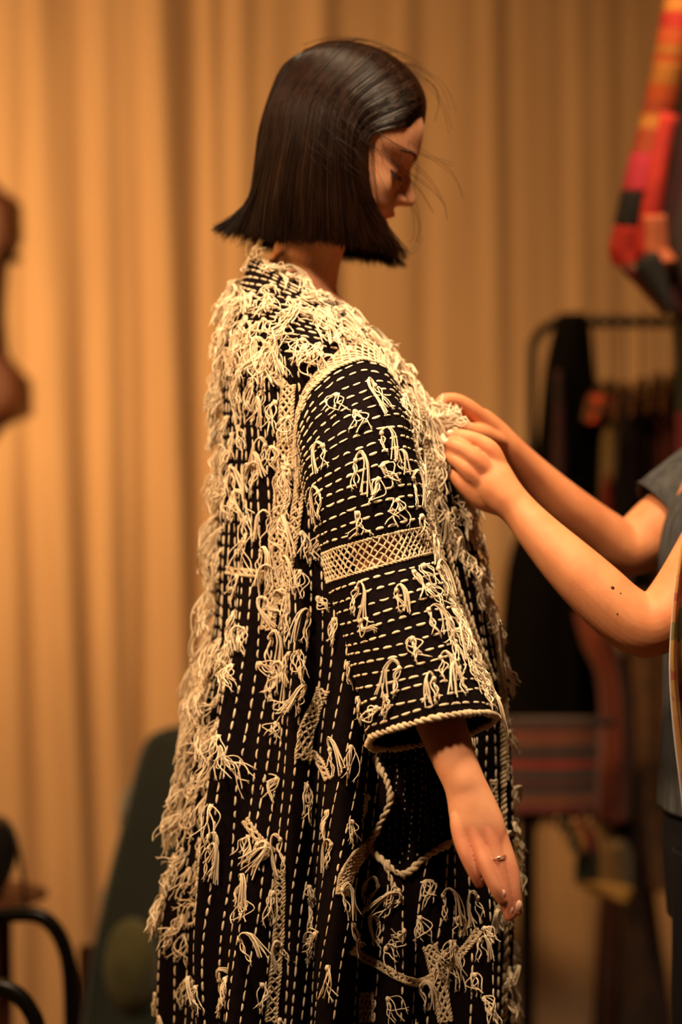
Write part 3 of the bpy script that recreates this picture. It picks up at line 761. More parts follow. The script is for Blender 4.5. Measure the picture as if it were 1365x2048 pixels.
def lace():
    mb = MB()
    fn = lambda u, w: slv_pt(u*2*math.pi, BAND[0]+(BAND[1]-BAND[0])*w)
    net(mb, fn, 46, 3, .0012)
    for v0 in (BAND[0], BAND[1]):
        t = np.linspace(0, 2*math.pi, 120); cord(mb, slv_pt(t, np.full(120, v0)), .0017)
    mb.build('crochet_band', M['lace'], slv, label='open cream crochet band across the sleeve')
    mb = MB(); t = np.linspace(0, 2*math.pi, 140); cord(mb, slv_pt(t, np.full(140, 7.0))+np.array([0, 0, -.001]), .0038, 60)
    mb.build('hem_cord', M['lace'], slv)
    # armhole net between coat and sleeve head
    outer = polyline_on(coat_tree, [(806, 742), (778, 704), (742, 684), (700, 694), (652, 728), (618, 768), (598, 815), (590, 870), (588, 930), (596, 1000)], .003, 60)
    a = np.linspace(.05, 3.15, 200)
    # matching arc on the sleeve head by nearest ordering
    inn = slv_pt(a, np.full(200, .0))
    mb = MB()
    kk = np.linspace(0, len(outer)-1.001, 200); out_ = cr(outer, kk)
    def fn2(u, w):
        uu = np.clip(u, 0, 1)*199; A_ = cr(out_, uu); B_ = cr(inn, uu)
        p = A_*(1-w[:, None])+B_*w[:, None]; return p+np.array([0, -.006, 0])*np.sin(np.pi*w)[:, None]
    net(mb, fn2, 26, 3, .0013); cord(mb, out_, .0018); cord(mb, inn+np.array([0, -.002, 0]), .0016)
    mb.build('armhole_crochet', M['lace'], coat, label='open cream crochet net around the shoulder seam')
    # narrow crochet insertions following the coat panels
    mb = MB()
    strips = [([(578, 770), (572, 860), (566, 960), (556, 1080), (545, 1180), (536, 1260)], 15),
              ([(604, 870), (600, 960), (590, 1060), (575, 1160), (562, 1210)], 9),
              ([(648, 1378), (630, 1420), (612, 1460), (605, 1520)], 16), ([(605, 1500), (640, 1520), (660, 1560)], 7),
              ([(492, 1640), (520, 1680), (548, 1706)], 7),
              ([(560, 1740), (560, 1800), (556, 1880), (548, 1960), (540, 2044)], 12),
              ([(742, 1690), (712, 1716), (692, 1752), (686, 1790)], 14),
              ([(735, 1985), (736, 2044)], 16), ([(860, 1890), (878, 1960), (892, 2044)], 15),
              ([(455, 1140), (500, 1146), (540, 1150)], 7), ([(452, 725), (520, 735), (570, 770)], 8),
              ([(820, 770), (850, 850), (860, 950), (868, 1060), (890, 1160), (930, 1260), (965, 1340)], 12),
              ([(1000, 1250), (1006, 1400), (1010, 1560)], 7), ([(985, 1560), (990, 1700)], 6), ([(700, 1900), (760, 1930), (830, 1965), (900, 1930), (960, 1860)], 7)]
    for pts, hw in strips:
        A = np.array(pts, float); n = len(A)*8; Q = cr(A, np.linspace(0, len(A)-1, n)); tt = nrm(np.gradient(Q, axis=0)); nn = np.stack([-tt[:, 1], tt[:, 0]], -1)
        cols = []
        for w in np.linspace(-1, 1, 5):
            row = []
            for (x, y), m_ in zip(Q, nn):
                h = hit(x+m_[0]*hw*w*.8, y+m_[1]*hw*w*.8, coat_tree)
                row.append(h[0]+h[1]*.002 if h else (row[-1] if row else P(x, y, -.1)))
            cols.append(row)
        G = np.array(cols)
        def fn3(u, w, G=G):
            A_ = np.stack([cr(G[k], np.clip(u, 0, 1)*(G.shape[1]-1)) for k in range(5)], 0)
            kk = np.clip(w, 0, .9999)*4; i = np.floor(kk).astype(int); f = (kk-i)[:, None]; j = np.arange(len(w))
            return A_[i, j]*(1-f)+A_[np.minimum(i+1, 4), j]*f
        Lp = np.linalg.norm(np.diff(G[2], axis=0), axis=1).sum(); Wd = np.linalg.norm(G[0]-G[4], axis=1).mean()
        nv_ = max(1, int(round(Wd/.0085))); nu_ = max(3, int(Lp/.0100))
        net(mb, fn3, nu_, nv_, .0016)
        cord(mb, G[0], .0019, 110); cord(mb, G[4], .0019, 110)
    mb.build('crochet_trim', M['lace'], coat)
    # thick cord around side opening and lapel edges
    mb = MB()
    loop = polyline_on(coat_tree, [(752, 1478), (756, 1522), (775, 1558), (783, 1600), (762, 1652), (745, 1692), (772, 1724), (806, 1748), (850, 1716), (890, 1690), (912, 1678)], .003, 60)
    cord(mb, loop, .0040, 55)
    cord(mb, polyline_on(coat_tree, [(772, 1724), (785, 1760), (795, 1790)], .003, 14), .0032, 55)
    cord(mb, polyline_on(coat_tree, [(960, 1080), (985, 1220), (1000, 1380), (1004, 1500), (1006, 1620), (1010, 1800), (1008, 2040)], .002, 60), .0036, 60)
    v = np.linspace(0, 2*math.pi, 120); cord(mb, coat_pt(v, np.full(120, 0.0)), .0022, 80)
    cord(mb, polyline_on(coat_tree, [(850, 800), (868, 900), (880, 1000), (900, 1130), (945, 1260), (985, 1360)], .003, 50), .0030, 60)
    mb.build('edge_cord', M['lace'], coat)
lace()

# tassels ---------------------------------------------------------------------
def strand(p, n, down, side, L, curl, spread, out, N=9):
    """one drooping thread starting at p"""
    u = np.linspace(0, 1, N)[:, None]
    a = rng.normal(0, 1); ph = rng.random()*6
    x = spread*u**1.1+curl*np.sin(u*math.pi*(.9+.5*rng.random())+.0)+.0022*np.sin(u*7+ph)
    z = u*L
    h = out*(1-(1-u)**3)*.75+.0022+.0014*np.sin(u*9+ph*2)
    return p+down*z+side*x+n*h
def tassel(mb, p, n, ddir, L, kind='fan', ns=5, r=.00078, out=.008):
    n = nrm(n); d = nrm(ddir-n*np.dot(ddir, n)); s = np.cross(n, d)
    T = []
    if kind == 'arch':     # bundle leaves knot upward, bends over and falls
        sg = rng.choice([-1, 1]); w = L*rng.uniform(.28, .5)*sg; hgt = L*rng.uniform(.1, .25)
        ns = max(ns, 4)
        for k in range(ns):
            j = (k/(ns-1)-.5); N = 11
            tip = L*rng.uniform(.85, 1.12)
            pts = np.array([[0, .25*L*0+0, .001], [w*.12, -hgt*(.7+.3*j), .004], [w*.5, -hgt*(1.1+.25*j), .0065], [w*(.95+.25*j), -hgt*.2+L*.12, .007], [w*(1.0+.5*j)+.001*rng.normal(), L*.55, .005], [w*(1.0+.9*j)+rng.normal(0, .002), tip, .0028]])
            q = cr(pts, np.linspace(0, 5, N)); q[:, 0] += .0006*rng.normal()+.0012*j; q[:, 2] += rng.random()*out*.5
            T.append(p+s*q[:, :1]+d*q[:, 1:2]+n*q[:, 2:3])
        T = np.array(T); mb.tubes(T, np.full(T.shape[:2], r)*rng.uniform(.85, 1.15, (len(T), 1)), 5)
        # second leg: a few threads straight down from the knot
        T = np.array([strand(p+s*.0006*rng.normal(), n, d, s, L*rng.uniform(.6, .95), rng.normal(0, .002), rng.normal(0, .003), out*.5, 9) for k in range(3)])
        mb.tubes(T, np.full(T.shape[:2], r), 5)
        mid = p+s*w*.5-d*hgt*1.1+n*.007
        mb.ell(p+n*.0035, (.0030, .0030, .0034), 8, 6)
    else:
        for k in range(ns):
            j = (k/(max(ns-1, 1))-.5)
            T.append(strand(p+s*.0008*rng.normal(), n, d, s, L*rng.uniform(.7, 1.1), rng.normal(0, .0055), j*L*(.35 if kind == 'fan' else .75)+rng.normal(0, .002), out*rng.uniform(.5, 1.3)))
        if rng.random() < .5:   # loop back
            k0 = rng.uniform(.5, .8); N = 11; t = np.linspace(0, 1, N)[:, None]; w = rng.normal(0, .007)
            T2 = p+d*(L*k0*np.sin(t*math.pi))+s*(w*np.sin(2*math.pi*t)+w*.6*t)+n*(out*.8*np.sin(math.pi*t)+.002)
            mb.tubes(T2[None], np.full((1, N), r), 5)
        T = np.array(T); mb.tubes(T, np.full(T.shape[:2], r)*rng.uniform(.85, 1.15, (len(T), 1)), 5)
        # knot
        mb.ell(p+d*L*.10+n*.0042, (.0031, .0031, .0036), 8, 6)
        if rng.random() < .5:
            kk = p+d*L*.62+n*out*.9
            mb.ell(kk, (.0019, .0019, .0026), 7, 5)
    # frayed tips
    tips = T[:, -1]; dt = nrm(T[:, -1]-T[:, -2])
    Fz = []
    for a, b in zip(tips, dt):
        for k in range(3): Fz.append([a-b*.001, a+(b+rng.normal(0, .35, 3))*.0032])
    Fz = np.array(Fz); mb.tubes(Fz, np.array([[.0006, .0003]]*len(Fz)), 3)

DOWN = np.array([0, 0, -1.])
def tassels():
    count = [0]
    big = []
    def single(tree, x, y, x1, y1, kind, ns, parent, out=.008):
        h = hit(x, y, tree); h2 = hit(x1, y1, tree)
        if not h: return
        q = h2[0] if h2 else h[0]+np.array([(x1-x)*.0006, 0, -(y1-y)*.0006])
        v = q-h[0]; L = max(np.linalg.norm(v), .014)
        mb = MB(); tassel(mb, h[0], h[1], v/np.linalg.norm(v), L, kind, ns, out=out)
        mb.build('tassel', M['thread'], parent); count[0] += 1
    SLT = [(677, 790, 672, 838, 'wide'), (710, 824, 722, 868, 'wide'), (762, 868, 768, 925, 'arch'), (650, 893, 656, 948, 'arch'), (712, 922, 708, 988, 'arch'), (760, 930, 795, 962, 'fan'),
           (792, 908, 802, 950, 'arch'), (757, 955, 744, 1008, 'fan'), (793, 997, 798, 1048, 'wide'), (822, 958, 830, 1018, 'arch'), (642, 985, 648, 1046, 'arch'), (716, 1022, 718, 1072, 'wide'),
           (748, 775, 784, 828, 'arch'), (800, 800, 812, 840, 'fan'), (717, 1178, 712, 1236, 'arch'), (795, 1182, 800, 1228, 'arch'), (822, 1142, 852, 1195, 'fan'), (722, 1240, 756, 1258, 'fan'),
           (855, 1222, 872, 1275, 'arch'), (823, 1275, 838, 1320, 'fan'), (801, 1338, 792, 1396, 'arch'), (775, 1393, 778, 1436, 'fan'), (722, 1392, 728, 1440, 'fan'), (867, 1360, 874, 1412, 'arch'),
           (880, 1318, 890, 1368, 'arch'), (760, 1415, 726, 1432, 'fan'), (702, 1322, 694, 1370, 'fan'), (905, 1280, 915, 1350, 'fan'), (850, 1170, 880, 1220, 'wide'), (875, 1210, 905, 1262, 'wide'),
           (900, 1262, 935, 1315, 'wide'), (925, 1310, 955, 1368, 'wide'), (945, 1350, 968, 1400, 'wide'), (960, 1372, 980, 1425, 'fan'), (915, 1340, 925, 1400, 'arch'), (842, 1130, 862, 1172, 'fan'),
           (838, 1030, 846, 1070, 'fan'), (890, 1245, 902, 1300, 'fan'), (942, 1322, 968, 1362, 'fan')]
    for x, y, x1, y1, k in SLT: single(slv_tree, x, y, x1, y1, k, 5, slv, .006)
    # tassels on the coat itself that read one by one
    CT = [(640, 590, 600, 612, 'fan'), (560, 545, 572, 590, 'arch'), (548, 508, 566, 540, 'wide'), (575, 600, 600, 640, 'wide'), (625, 640, 640, 700, 'arch'), (668, 632, 680, 668, 'arch'), (530, 640, 540, 680, 'wide'),
          (640, 690, 625, 730, 'wide'), (560, 660, 570, 700, 'wide'), (480, 765, 488, 815, 'fan'), (508, 765, 505, 830, 'fan'), (556, 800, 552, 860, 'fan'), (530, 780, 525, 835, 'fan'),
          (480, 850, 500, 900, 'wide'), (580, 830, 572, 890, 'fan'), (535, 890, 525, 940, 'arch'), (568, 935, 600, 940, 'fan'), (470, 950, 485, 1000, 'arch'), (498, 1030, 500, 1085, 'wide'), (540, 1030, 535, 1080, 'arch'),
          (600, 1062, 612, 1120, 'fan'), (640, 1075, 625, 1120, 'fan'), (600, 1140, 590, 1190, 'wide'), (580, 1225, 560, 1275, 'wide'), (615, 1230, 600, 1290, 'arch'), (598, 1300, 620, 1355, 'fan'), (560, 1350, 535, 1395, 'fan'),
          (592, 1400, 570, 1425, 'wide'), (635, 1195, 655, 1215, 'fan'), (672, 1235, 668, 1290, 'fan'), (555, 1445, 548, 1480, 'fan'), (665, 1500, 680, 1560, 'arch'), (610, 1565, 605, 1640, 'fan'), (560, 1555, 530, 1590, 'wide'),
          (660, 1620, 658, 1680, 'fan'), (535, 1710, 500, 1740, 'arch'), (490, 1800, 485, 1850, 'wide'), (545, 1780, 530, 1840, 'fan'), (668, 1690, 660, 1745, 'arch'), (682, 1780, 690, 1840, 'arch'), (700, 1845, 705, 1900, 'fan'),
          (640, 1865, 615, 1900, 'fan'), (630, 1800, 632, 1850, 'fan'), (660, 1930, 665, 1990, 'fan'), (480, 1880, 510, 1925, 'arch'), (395, 1970, 400, 2020, 'wide'), (440, 1960, 460, 2010, 'arch'), (520, 1965, 515, 2020, 'fan'),
          (700, 1490, 690, 1560, 'fan'), (735, 1590, 720, 1640, 'fan'), (700, 1640, 695, 1690, 'fan'), (760, 1840, 770, 1890, 'arch'), (800, 1780, 770, 1800, 'fan'), (850, 1760, 870, 1800, 'wide'), (885, 1790, 895, 1850, 'arch'),
          (955, 1795, 965, 1850, 'arch'), (962, 1880, 965, 1920, 'arch'), (840, 1830, 845, 1880, 'wide'), (905, 1880, 925, 1980, 'fan'), (950, 1945, 958, 1990, 'fan')]
    for x, y, x1, y1, k in CT: single(coat_tree, x, y, x1, y1, k, 6, coat)
    # the rest: dense knotted fringe by zones (th range, v range, number, length, kind)
    mb = MB()
    def zone(n, tr, vr, L, kinds, out=.010, ns=6, ddir=None):
        for k in range(n):
            th = np.array([rng.uniform(*tr)]); v = np.array([rng.uniform(*vr)])
            p, t, d, nn = coat_fr2(th, v); p, nn = p[0], nn[0]
            x, y = proj(p[None]); x, y = x[0], y[0]
            if p[1] < Y0 and (inpoly(np.array([x]), np.array([y]), HOLE)[0] or inpoly(np.array([x]), np.array([y]), ARMH)[0]): continue
            dd = DOWN+rng.normal(0, .38, 3)+nn*.1
            tassel(mb, p, nn, dd, L*rng.uniform(.7, 1.25), rng.choice(kinds), ns, out=out*rng.uniform(.7, 1.8))
    PI = math.pi
    W_ = ['wide', 'fan', 'arch']
    # v: 0 collar .. 4 (y 800) .. 7 (1100) .. 10 (1550) .. 13 (2048)
    zone(14, (.5, 2.9), (.8, 1.7), .030, W_, .008)
    zone(26, (.75, 3.0), (1.5, 2.6), .032, W_, .008); zone(44, (.95, 3.0), (2.6, 3.4), .034, W_, .009)       # yoke rim
    zone(46, (2.6, 4.2), (1.0, 3.6), .036, ['fan', 'wide'], .013)
    zone(60, (2.85, 3.6), (3.2, 10), .042, ['fan', 'wide'], .014, 6)       # back edge
    zone(34, (2.8, 3.5), (6.5, 10.4), .052, ['wide', 'fan'], .018, 7)
    zone(20, (1.9, 2.8), (3.5, 6.0), .034, W_, .007)
    zone(20, (1.95, 2.5), (6.2, 8.5), .036, W_, .007)
    zone(46, (2.2, 3.1), (8.0, 10.2), .042, ['wide', 'wide', 'fan'], .012, 6)
    zone(34, (1.9, 3.1), (10.4, 13.3), .032, ['arch', 'wide', 'fan'], .007)
    zone(26, (2.7, 3.4), (10, 13.3), .034, ['fan', 'wide'], .010)
    zone(14, (1.25, 1.95), (8.0, 13.3), .032, W_, .007)
    zone(26, (.35, 1.35), (11.4, 13.3), .030, W_, .007)
    zone(48, (.40, .95), (1.6, 4.2), .030, W_, .009)       # shoulder front edge
    zone(60, (.05, .75), (3.6, 7.6), .030, W_, .008)       # lapel
    zone(34, (-.25, .45), (7.2, 10.8), .028, W_, .008)
    zone(30, (-.35, .35), (10.5, 13.3), .028, W_, .009)
    zone(130, (3.7, 6.0), (1.0, 13.5), .038, W_)       # far side
    for k in range(14):                                  # collar ruff
        th = np.array([rng.uniform(.6, 3.4)]); v = np.array([rng.uniform(.02, .35)]); p, t, d, nn = coat_fr2(th, v)
        tassel(mb, p[0], nn[0], np.array([rng.normal(.5, .5), -.3, rng.normal(.1, .5)]), .026, 'fan', 5, out=.008)
    mb.build('tassel_fringe', M['thread'], coat, kind='stuff')
    # dense fringe down the front edge of the sleeve
    mb = MB()
    for k in range(30):
        th = rng.uniform(-.1, .45); v = rng.uniform(4.1, 6.9); p, t, d, nn = slv_fr(np.array([th]), np.array([v]))
        tassel(mb, p[0], nn[0], np.array([.42, -.1, -1])+rng.normal(0, .25, 3), .032*rng.uniform(.7, 1.2), rng.choice(W_), 5, out=.007)
    for k in range(22):
        th = rng.uniform(-.2, .35); v = rng.uniform(.2, 4.1); p, t, d, nn = slv_fr(np.array([th]), np.array([v]))
        tassel(mb, p[0], nn[0], np.array([.3, -.1, -1])+rng.normal(0, .3, 3), .028, rng.choice(W_), 5, out=.007)
    mb.build('sleeve_fringe', M['thread'], slv, kind='stuff')
    # bunch held between the fingers
    mb = MB()
    for k in range(34):
        p = P(rng.uniform(862, 902), rng.uniform(818, 885), rng.uniform(.0, .06)); n = nrm(np.array([.3, -1, .2])+rng.normal(0, .4, 3))
        tassel(mb, p, n, nrm(np.array([.3, 0, -.6])+rng.normal(0, .8, 3)), .024, rng.choice(W_), 5, out=.009)
    for k in range(24):
        u = rng.random(); p = P(898+8*math.sin(u*6)+rng.normal(0, 6), 885+u*85, rng.uniform(0, .04))
        tassel(mb, p, np.array([.4, -.9, 0]), np.array([.1, 0, -1.])+rng.normal(0, .4, 3), .026, rng.choice(W_), 5, out=.008)
    mb.build('lapel_tuft', M['thread'], coat, label='bunch of cream tassels held between fingers')
    # lifted far lapel
    mb = MB()
    u, w = np.meshgrid(np.linspace(0, 1, 30), np.linspace(0, 1, 12), indexing='ij')
    A = np.array([P(800, 745, .06), P(850, 800, .05), P(885, 850, .035), P(902, 920, .04), P(918, 990, .06), P(938, 1080, .09)])
    B_ = np.array([P(770, 760, .0), P(815, 820, -.02), P(850, 880, -.03), P(868, 950, -.03), P(880, 1020, -.02), P(900, 1100, -.01)])
    G = cr(A, u*5)*(1-w[..., None])+cr(B_, u*5)*w[..., None]; G[..., 1] -= .012*np.sin(w*math.pi)
    mb.grid(G); lp = mb.build('lapel', M['black_cloth'], coat); md = lp.modifiers.new('thick', 'SOLIDIFY'); md.thickness = .0022
    mb2 = MB(); cord(mb2, cr(A, np.linspace(0, 5, 40)), .0036, 60)
    g2 = cr(A, np.linspace(0, 5, 300))
    for off in (.2, .42, .64, .86):
        cc = cr(A, np.linspace(0, 5, 26))*(1-off)+cr(B_, np.linspace(0, 5, 26))*off; cc[:, 1] -= .013
        dd = nrm(np.gradient(cc, axis=0)); stitches(mb2, cc, dd, np.tile([[.3, -.95, 0.]], (26, 1)), np.full(26, .0052), np.full(26, .0015))
    for k in range(36):
        uu = rng.random()*5; p = cr(A, uu)*(.9)+cr(B_, uu)*.1
        ww = rng.random()*.8; p = cr(A, np.array([uu]))[0]*(1-ww)+cr(B_, np.array([uu]))[0]*ww+np.array([0, -.013, 0])
        tassel(mb2, p, np.array([.3, -.95, 0]), np.array([.2, 0, -1.])+rng.normal(0, .4, 3), .028, rng.choice(W_), 5, out=.007)
    mb2.build('lapel_fringe', M['thread'], lp, kind='stuff')
tassels()

# ------------------------------------------------------------------ the helper at the right
helper = thing('person', 'person in grey T-shirt at the right edge, both hands fastening the coat front', 'person', (.52, .18, 0))
def helper_body():
    ym = .17; mb = MB()
    # head looks towards the coat
    hc = P(1540, 640, ym); R = head_mesh(mb, hc, (-math.cos(.3), 0, -math.sin(.3)), (-math.sin(.3), 0, math.cos(.3)))
    limb(mb, [(1550, 720, ym, 66, .048), (1552, 800, ym, 66, .05), (1545, 860, ym, 76, .07), (1535, 915, ym, 105, .13), (1510, 1000, ym, 145, .165), (1490, 1110, ym, 158, .16), (1490, 1250, ym, 145, .14),
              (1490, 1400, ym, 140, .14), (1490, 1550, ym, 148, .16), (1500, 1680, ym, 150, .17)], sides=32)
    limb(mb, [(1500, 1640, ym-.09, 125, .085), (1490, 1850, ym-.095, 105, .075), (1480, 2110, ym-.095, 78, .058), (1490, 2350, ym-.095, 74, .054), (1500, 2670, ym-.095, 44, .034), (1500, 2725, ym-.095, 46, .034)], mirror=ym)
    limb(mb, [(1515, 2755, ym-.095, 30, .032), (1430, 2758, ym-.095, 27, .04), (1350, 2765, ym-.095, 20, .042), (1320, 2768, ym-.095, 12, .03)], mirror=ym)
    # near (left) arm
    limb(mb, [(1500, 930, .03, 70, .055), (1475, 1010, .00, 72, .052), (1420, 1110, -.03, 70, .047), (1366, 1194, -.05, 66, .043), (1325, 1240, -.06, 64, .042), (1285, 1250, -.062, 64, .042), (1240, 1224, -.062, 62, .041), (1190, 1178, -.058, 60, .040),
              (1135, 1125, -.048, 54, .037), (1080, 1068, -.036, 44, .031), (1040, 1022, -.025, 37, .026), (1010, 992, -.020, 41, .027), (985, 965, -.016, 48, .0265), (965, 942, -.012, 52, .0225), (954, 928, -.008, 46, .016)], sides=30)
    mb.ell(P(1290, 1288, -.055), (.022, .020, .018))
    # near hand: back of the hand to the camera
    limb(mb, [(1030, 1010, -.006, 14, .010), (1003, 952, -.014, 21, .0135), (984, 905, -.020, 20, .0125), (958, 884, -.021, 17, .0105), (928, 874, -.020, 15.5, .0098), (904, 870, -.012, 12, .008)])     # index
    limb(mb, [(1030, 1014, -.006, 14, .010), (990, 964, -.019, 21, .0135), (960, 927, -.030, 19, .0125), (934, 905, -.032, 16.5, .0105), (912, 892, -.030, 15, .0098), (896, 886, -.022, 12, .008)])    # middle
    limb(mb, [(1026, 1020, -.006, 14, .010), (978, 980, -.019, 21, .0130), (942, 948, -.030, 18, .0120), (922, 928, -.031, 15.5, .0102), (905, 914, -.026, 14, .0095), (894, 906, -.016, 11, .008)])    # ring
    limb(mb, [(1020, 1024, -.004, 14, .010), (966, 1000, -.015, 21, .0125), (934, 976, -.022, 17, .0112), (915, 958, -.020, 14, .0094), (905, 942, -.012, 12.5, .0088), (900, 930, -.002, 10, .007)])      # little
    limb(mb, [(1000, 955, .004, 24, .014), (965, 915, .016, 19, .0125), (932, 888, .018, 16, .011), (906, 872, .012, 13, .009)])     # thumb
    for c in ((984, 905, -.0255), (960, 928, -.0345), (942, 950, -.0345)): mb.ell(P(*c), (.0095, .0062, .0095))
    # far (right) arm
    limb(mb, [(1530, 880, .30, 70, .055), (1480, 930, .305, 72, .052), (1400, 1000, .29, 72, .047), (1330, 1050, .27, 68, .044), (1275, 1090, .25, 60, .042), (1238, 1092, .24, 56, .040), (1190, 1060, .22, 52, .037),
              (1130, 1010, .19, 46, .034), (1070, 950, .16, 36, .028), (1020, 898, .13, 30, .024), (990, 872, .115, 33, .022), (962, 853, .102, 36, .019), (945, 843, .097, 32, .016)], sides=28)
    # far hand: palm side, fingers curled to the tuft
    limb(mb, [(1000, 872, .112, 18, .013), (970, 845, .092, 19, .013), (945, 822, .078, 18, .012), (915, 803, .066, 16, .0105), (888, 802, .055, 14, .0095), (876, 818, .045, 11, .008)])           # index
    limb(mb, [(1000, 876, .116, 18, .013), (970, 856, .100, 19, .013), (945, 838, .092, 18, .012), (915, 820, .082, 16, .0105), (893, 824, .070, 14, .0095), (884, 842, .058, 11, .008)])
    limb(mb, [(998, 884, .12, 18, .012), (968, 868, .11, 18, .012), (940, 855, .105, 17, .011), (914, 842, .096, 15, .010), (896, 850, .082, 12, .009)])
    limb(mb, [(998, 890, .12, 16, .012), (972, 880, .117, 17, .012), (948, 872, .114, 15, .010), (924, 864, .106, 13, .0092), (908, 868, .094, 11, .008)])
    limb(mb, [(1005, 885, .112, 18, .013), (978, 876, .088, 20, .013), (955, 866, .070, 19, .0125), (928, 858, .055, 15, .0105), (908, 852, .045, 12, .009)])        # thumb
    o = finish_body(mb, 'body', M['skin2'], helper, .0018, 7)
    v = verts(o); kn = np.zeros(len(v))
    for a in ((984, 903, -.03), (958, 926, -.04), (940, 950, -.04), (900, 868, -.02), (894, 886, -.03), (888, 802, .05), (915, 835, .07)):
        kn += .3*np.exp(-((v-P(*a))**2).sum(1)/.016**2)
    settint(o, np.minimum(kn, .35))
    tree = BVHTree.FromPolygons([tuple(a) for a in v.tolist()], [tuple(p.vertices) for p in o.data.polygons])
    for x, y, r in ((1226, 1176, .0024), (1242, 1187, .0011), (1236, 1228, .0012)):
        h = hit(x, y, tree)
        if h:
            m = MB(); m.ell(h[0], (r, r*.5, r), 10, 8); m.build('mole', M['mole'], o)
    # nails of the pinching fingers
    for x, y, d in ((902, 866, -.0215), (893, 884, -.0318)):
        m = MB(); m.ell(P(x, y, d+.002), (.005, .0022, .0042), 12, 8); m.build('fingernail', M['nail'], o)
    # grey T-shirt
    sh = MB()
    def shell(mb_, rows, y_m, sides=90, wave=.015, thick=None):
        A = np.array([[*P(a, b, y_m), r*(CD+y_m)*KPX, d] for a, b, r, d in rows]); Q = cr(A, np.linspace(0, len(A)-1, len(A)*8))
        a = np.linspace(0, 2*math.pi, sides, endpoint=False); i = np.arange(len(Q))[:, None]/8
        k = 1+wave*np.sin(a[None]*7+i*.9)+wave*.6*np.sin(a[None]*13-i*1.3)
        G = Q[:, None, :3]+np.stack([Q[:, 3:4]*np.cos(a)*k, Q[:, 4:5]*np.sin(a)*k, 0*k], -1)
        mb_.grid(G, cv=True)
    shell(sh, [(1548, 868, 84, .085), (1535, 925, 122, .155), (1512, 1000, 162, .180), (1492, 1110, 172, .176), (1492, 1250, 162, .16), (1492, 1400, 160, .158), (1492, 1520, 168, .175), (1494, 1618, 172, .185)], ym)
    so = sh.build('t_shirt', M['greyshirt'], helper); md = so.modifiers.new('t', 'SOLIDIFY'); md.thickness = .002
    def sleeve2(c0, c1, r0, r1, d0, d1):
        A = np.array([P(*c0), (P(*c0)+P(*c1))/2, P(*c1)]); t = nrm(A[2]-A[0]); yv = np.array([0, 1., 0]); n1 = nrm(np.cross(t, yv)); n2 = np.cross(n1, t)
        u, a = np.meshgrid(np.linspace(0, 1, 24), np.linspace(0, 2*math.pi, 60, endpoint=False), indexing='ij')
        k = 1+.03*np.sin(a*5+u*4)+.02*np.sin(a*9-3*u)
        G = A[0]+(A[2]-A[0])*u[..., None]+n1*((r0+(r1-r0)*u)*np.cos(a)*k)[..., None]+n2*((d0+(d1-d0)*u)*np.sin(a)*k)[..., None]
        m = MB(); m.grid(G, cv=True); q = m.build('shirt_sleeve', M['greyshirt'], so); md = q.modifiers.new('t', 'SOLIDIFY'); md.thickness = .002
        h = MB(); h.tubes(np.vstack([G[-1], G[-1][:1]])[None], np.full((1, 61), .0016), 6); h.build('sleeve_hem', M['greyshirt'], q)
    sleeve2((1520, 890, .30), (1326, 1034, .272), .066, .0555, .066, .052)
    sleeve2((1505, 915, .03), (1455, 1050, -.012), .062, .056, .062, .056)
    tr = MB()
    shell(tr, [(1492, 1600, 160, .172), (1494, 1680, 166, .180), (1498, 1760, 165, .182), (1498, 1830, 160, .18)], ym, wave=.004)
    for s_ in (-1, 1):
        shell(tr, [(1500, 1700, 150, .095), (1494, 1850, 148, .090), (1484, 2050, 138, .080), (1490, 2300, 115, .072), (1500, 2680, 92, .060)], ym+s_*.095, wave=.012)
    to = tr.build('trousers', M['trousers'], helper); md = to.modifiers.new('t', 'SOLIDIFY'); md.thickness = .002
    # pulled back hair (outside the frame)
    hb = MB(); R2 = np.stack([(-math.cos(.3), 0, -math.sin(.3)), (0, -1, 0), (-math.sin(.3), 0, math.cos(.3))], 1)
    hb.ell(hc+R2@np.array([-.018, 0, .028]), (.098, .083, .108), 40, 26, R2); hb.ell(hc+R2@np.array([-.125, 0, .01]), (.04, .04, .04), 20, 14)
    hb.build('hair', M['hair'], helper)
    # orange scarf hanging over the near shoulder
    sc = MB(); rows = [(1560, 880, .06, .02), (1500, 868, -.04, .03), (1440, 930, -.085, .03), (1402, 1050, -.105, .03), (1384, 1180, -.125, .035), (1374, 1320, -.12, .035), (1382, 1450, -.10, .035), (1398, 1580, -.08, .035), (1412, 1700, -.07, .035), (1420, 1850, -.07, .035)]
    A = np.array([[*P(a, b, y), w] for a, b, y, w in rows]); Q = cr(A, np.linspace(0, len(A)-1, 120))
    u = np.linspace(-1, 1, 24); G = Q[:, None, :3]+np.stack([Q[:, 3:4]*u[None]*.62, -.012*np.cos(u[None]*7+Q[:, 2:3]*6)-.010*(1-u[None]**2)+0*Q[:, 3:4], 0*Q[:, 3:4]*u[None]], -1)
    sc.grid(G); q = sc.build('scarf', M['scarf'], helper, label='orange and gold patterned scarf hanging down the front'); md = q.modifiers.new('t', 'SOLIDIFY'); md.thickness = .004
M['scarf'] = bands('scarf_print', [(0, (.40, .16, .02)), (.3, (.45, .22, .04)), (.45, (.36, .07, .02)), (.52, (.42, .20, .03)), (.72, (.15, .10, .02)), (.78, (.42, .14, .02)), (.93, (.33, .05, .02))], 2, 4.2, .25, warp=.10, warps=22)
helper_body()

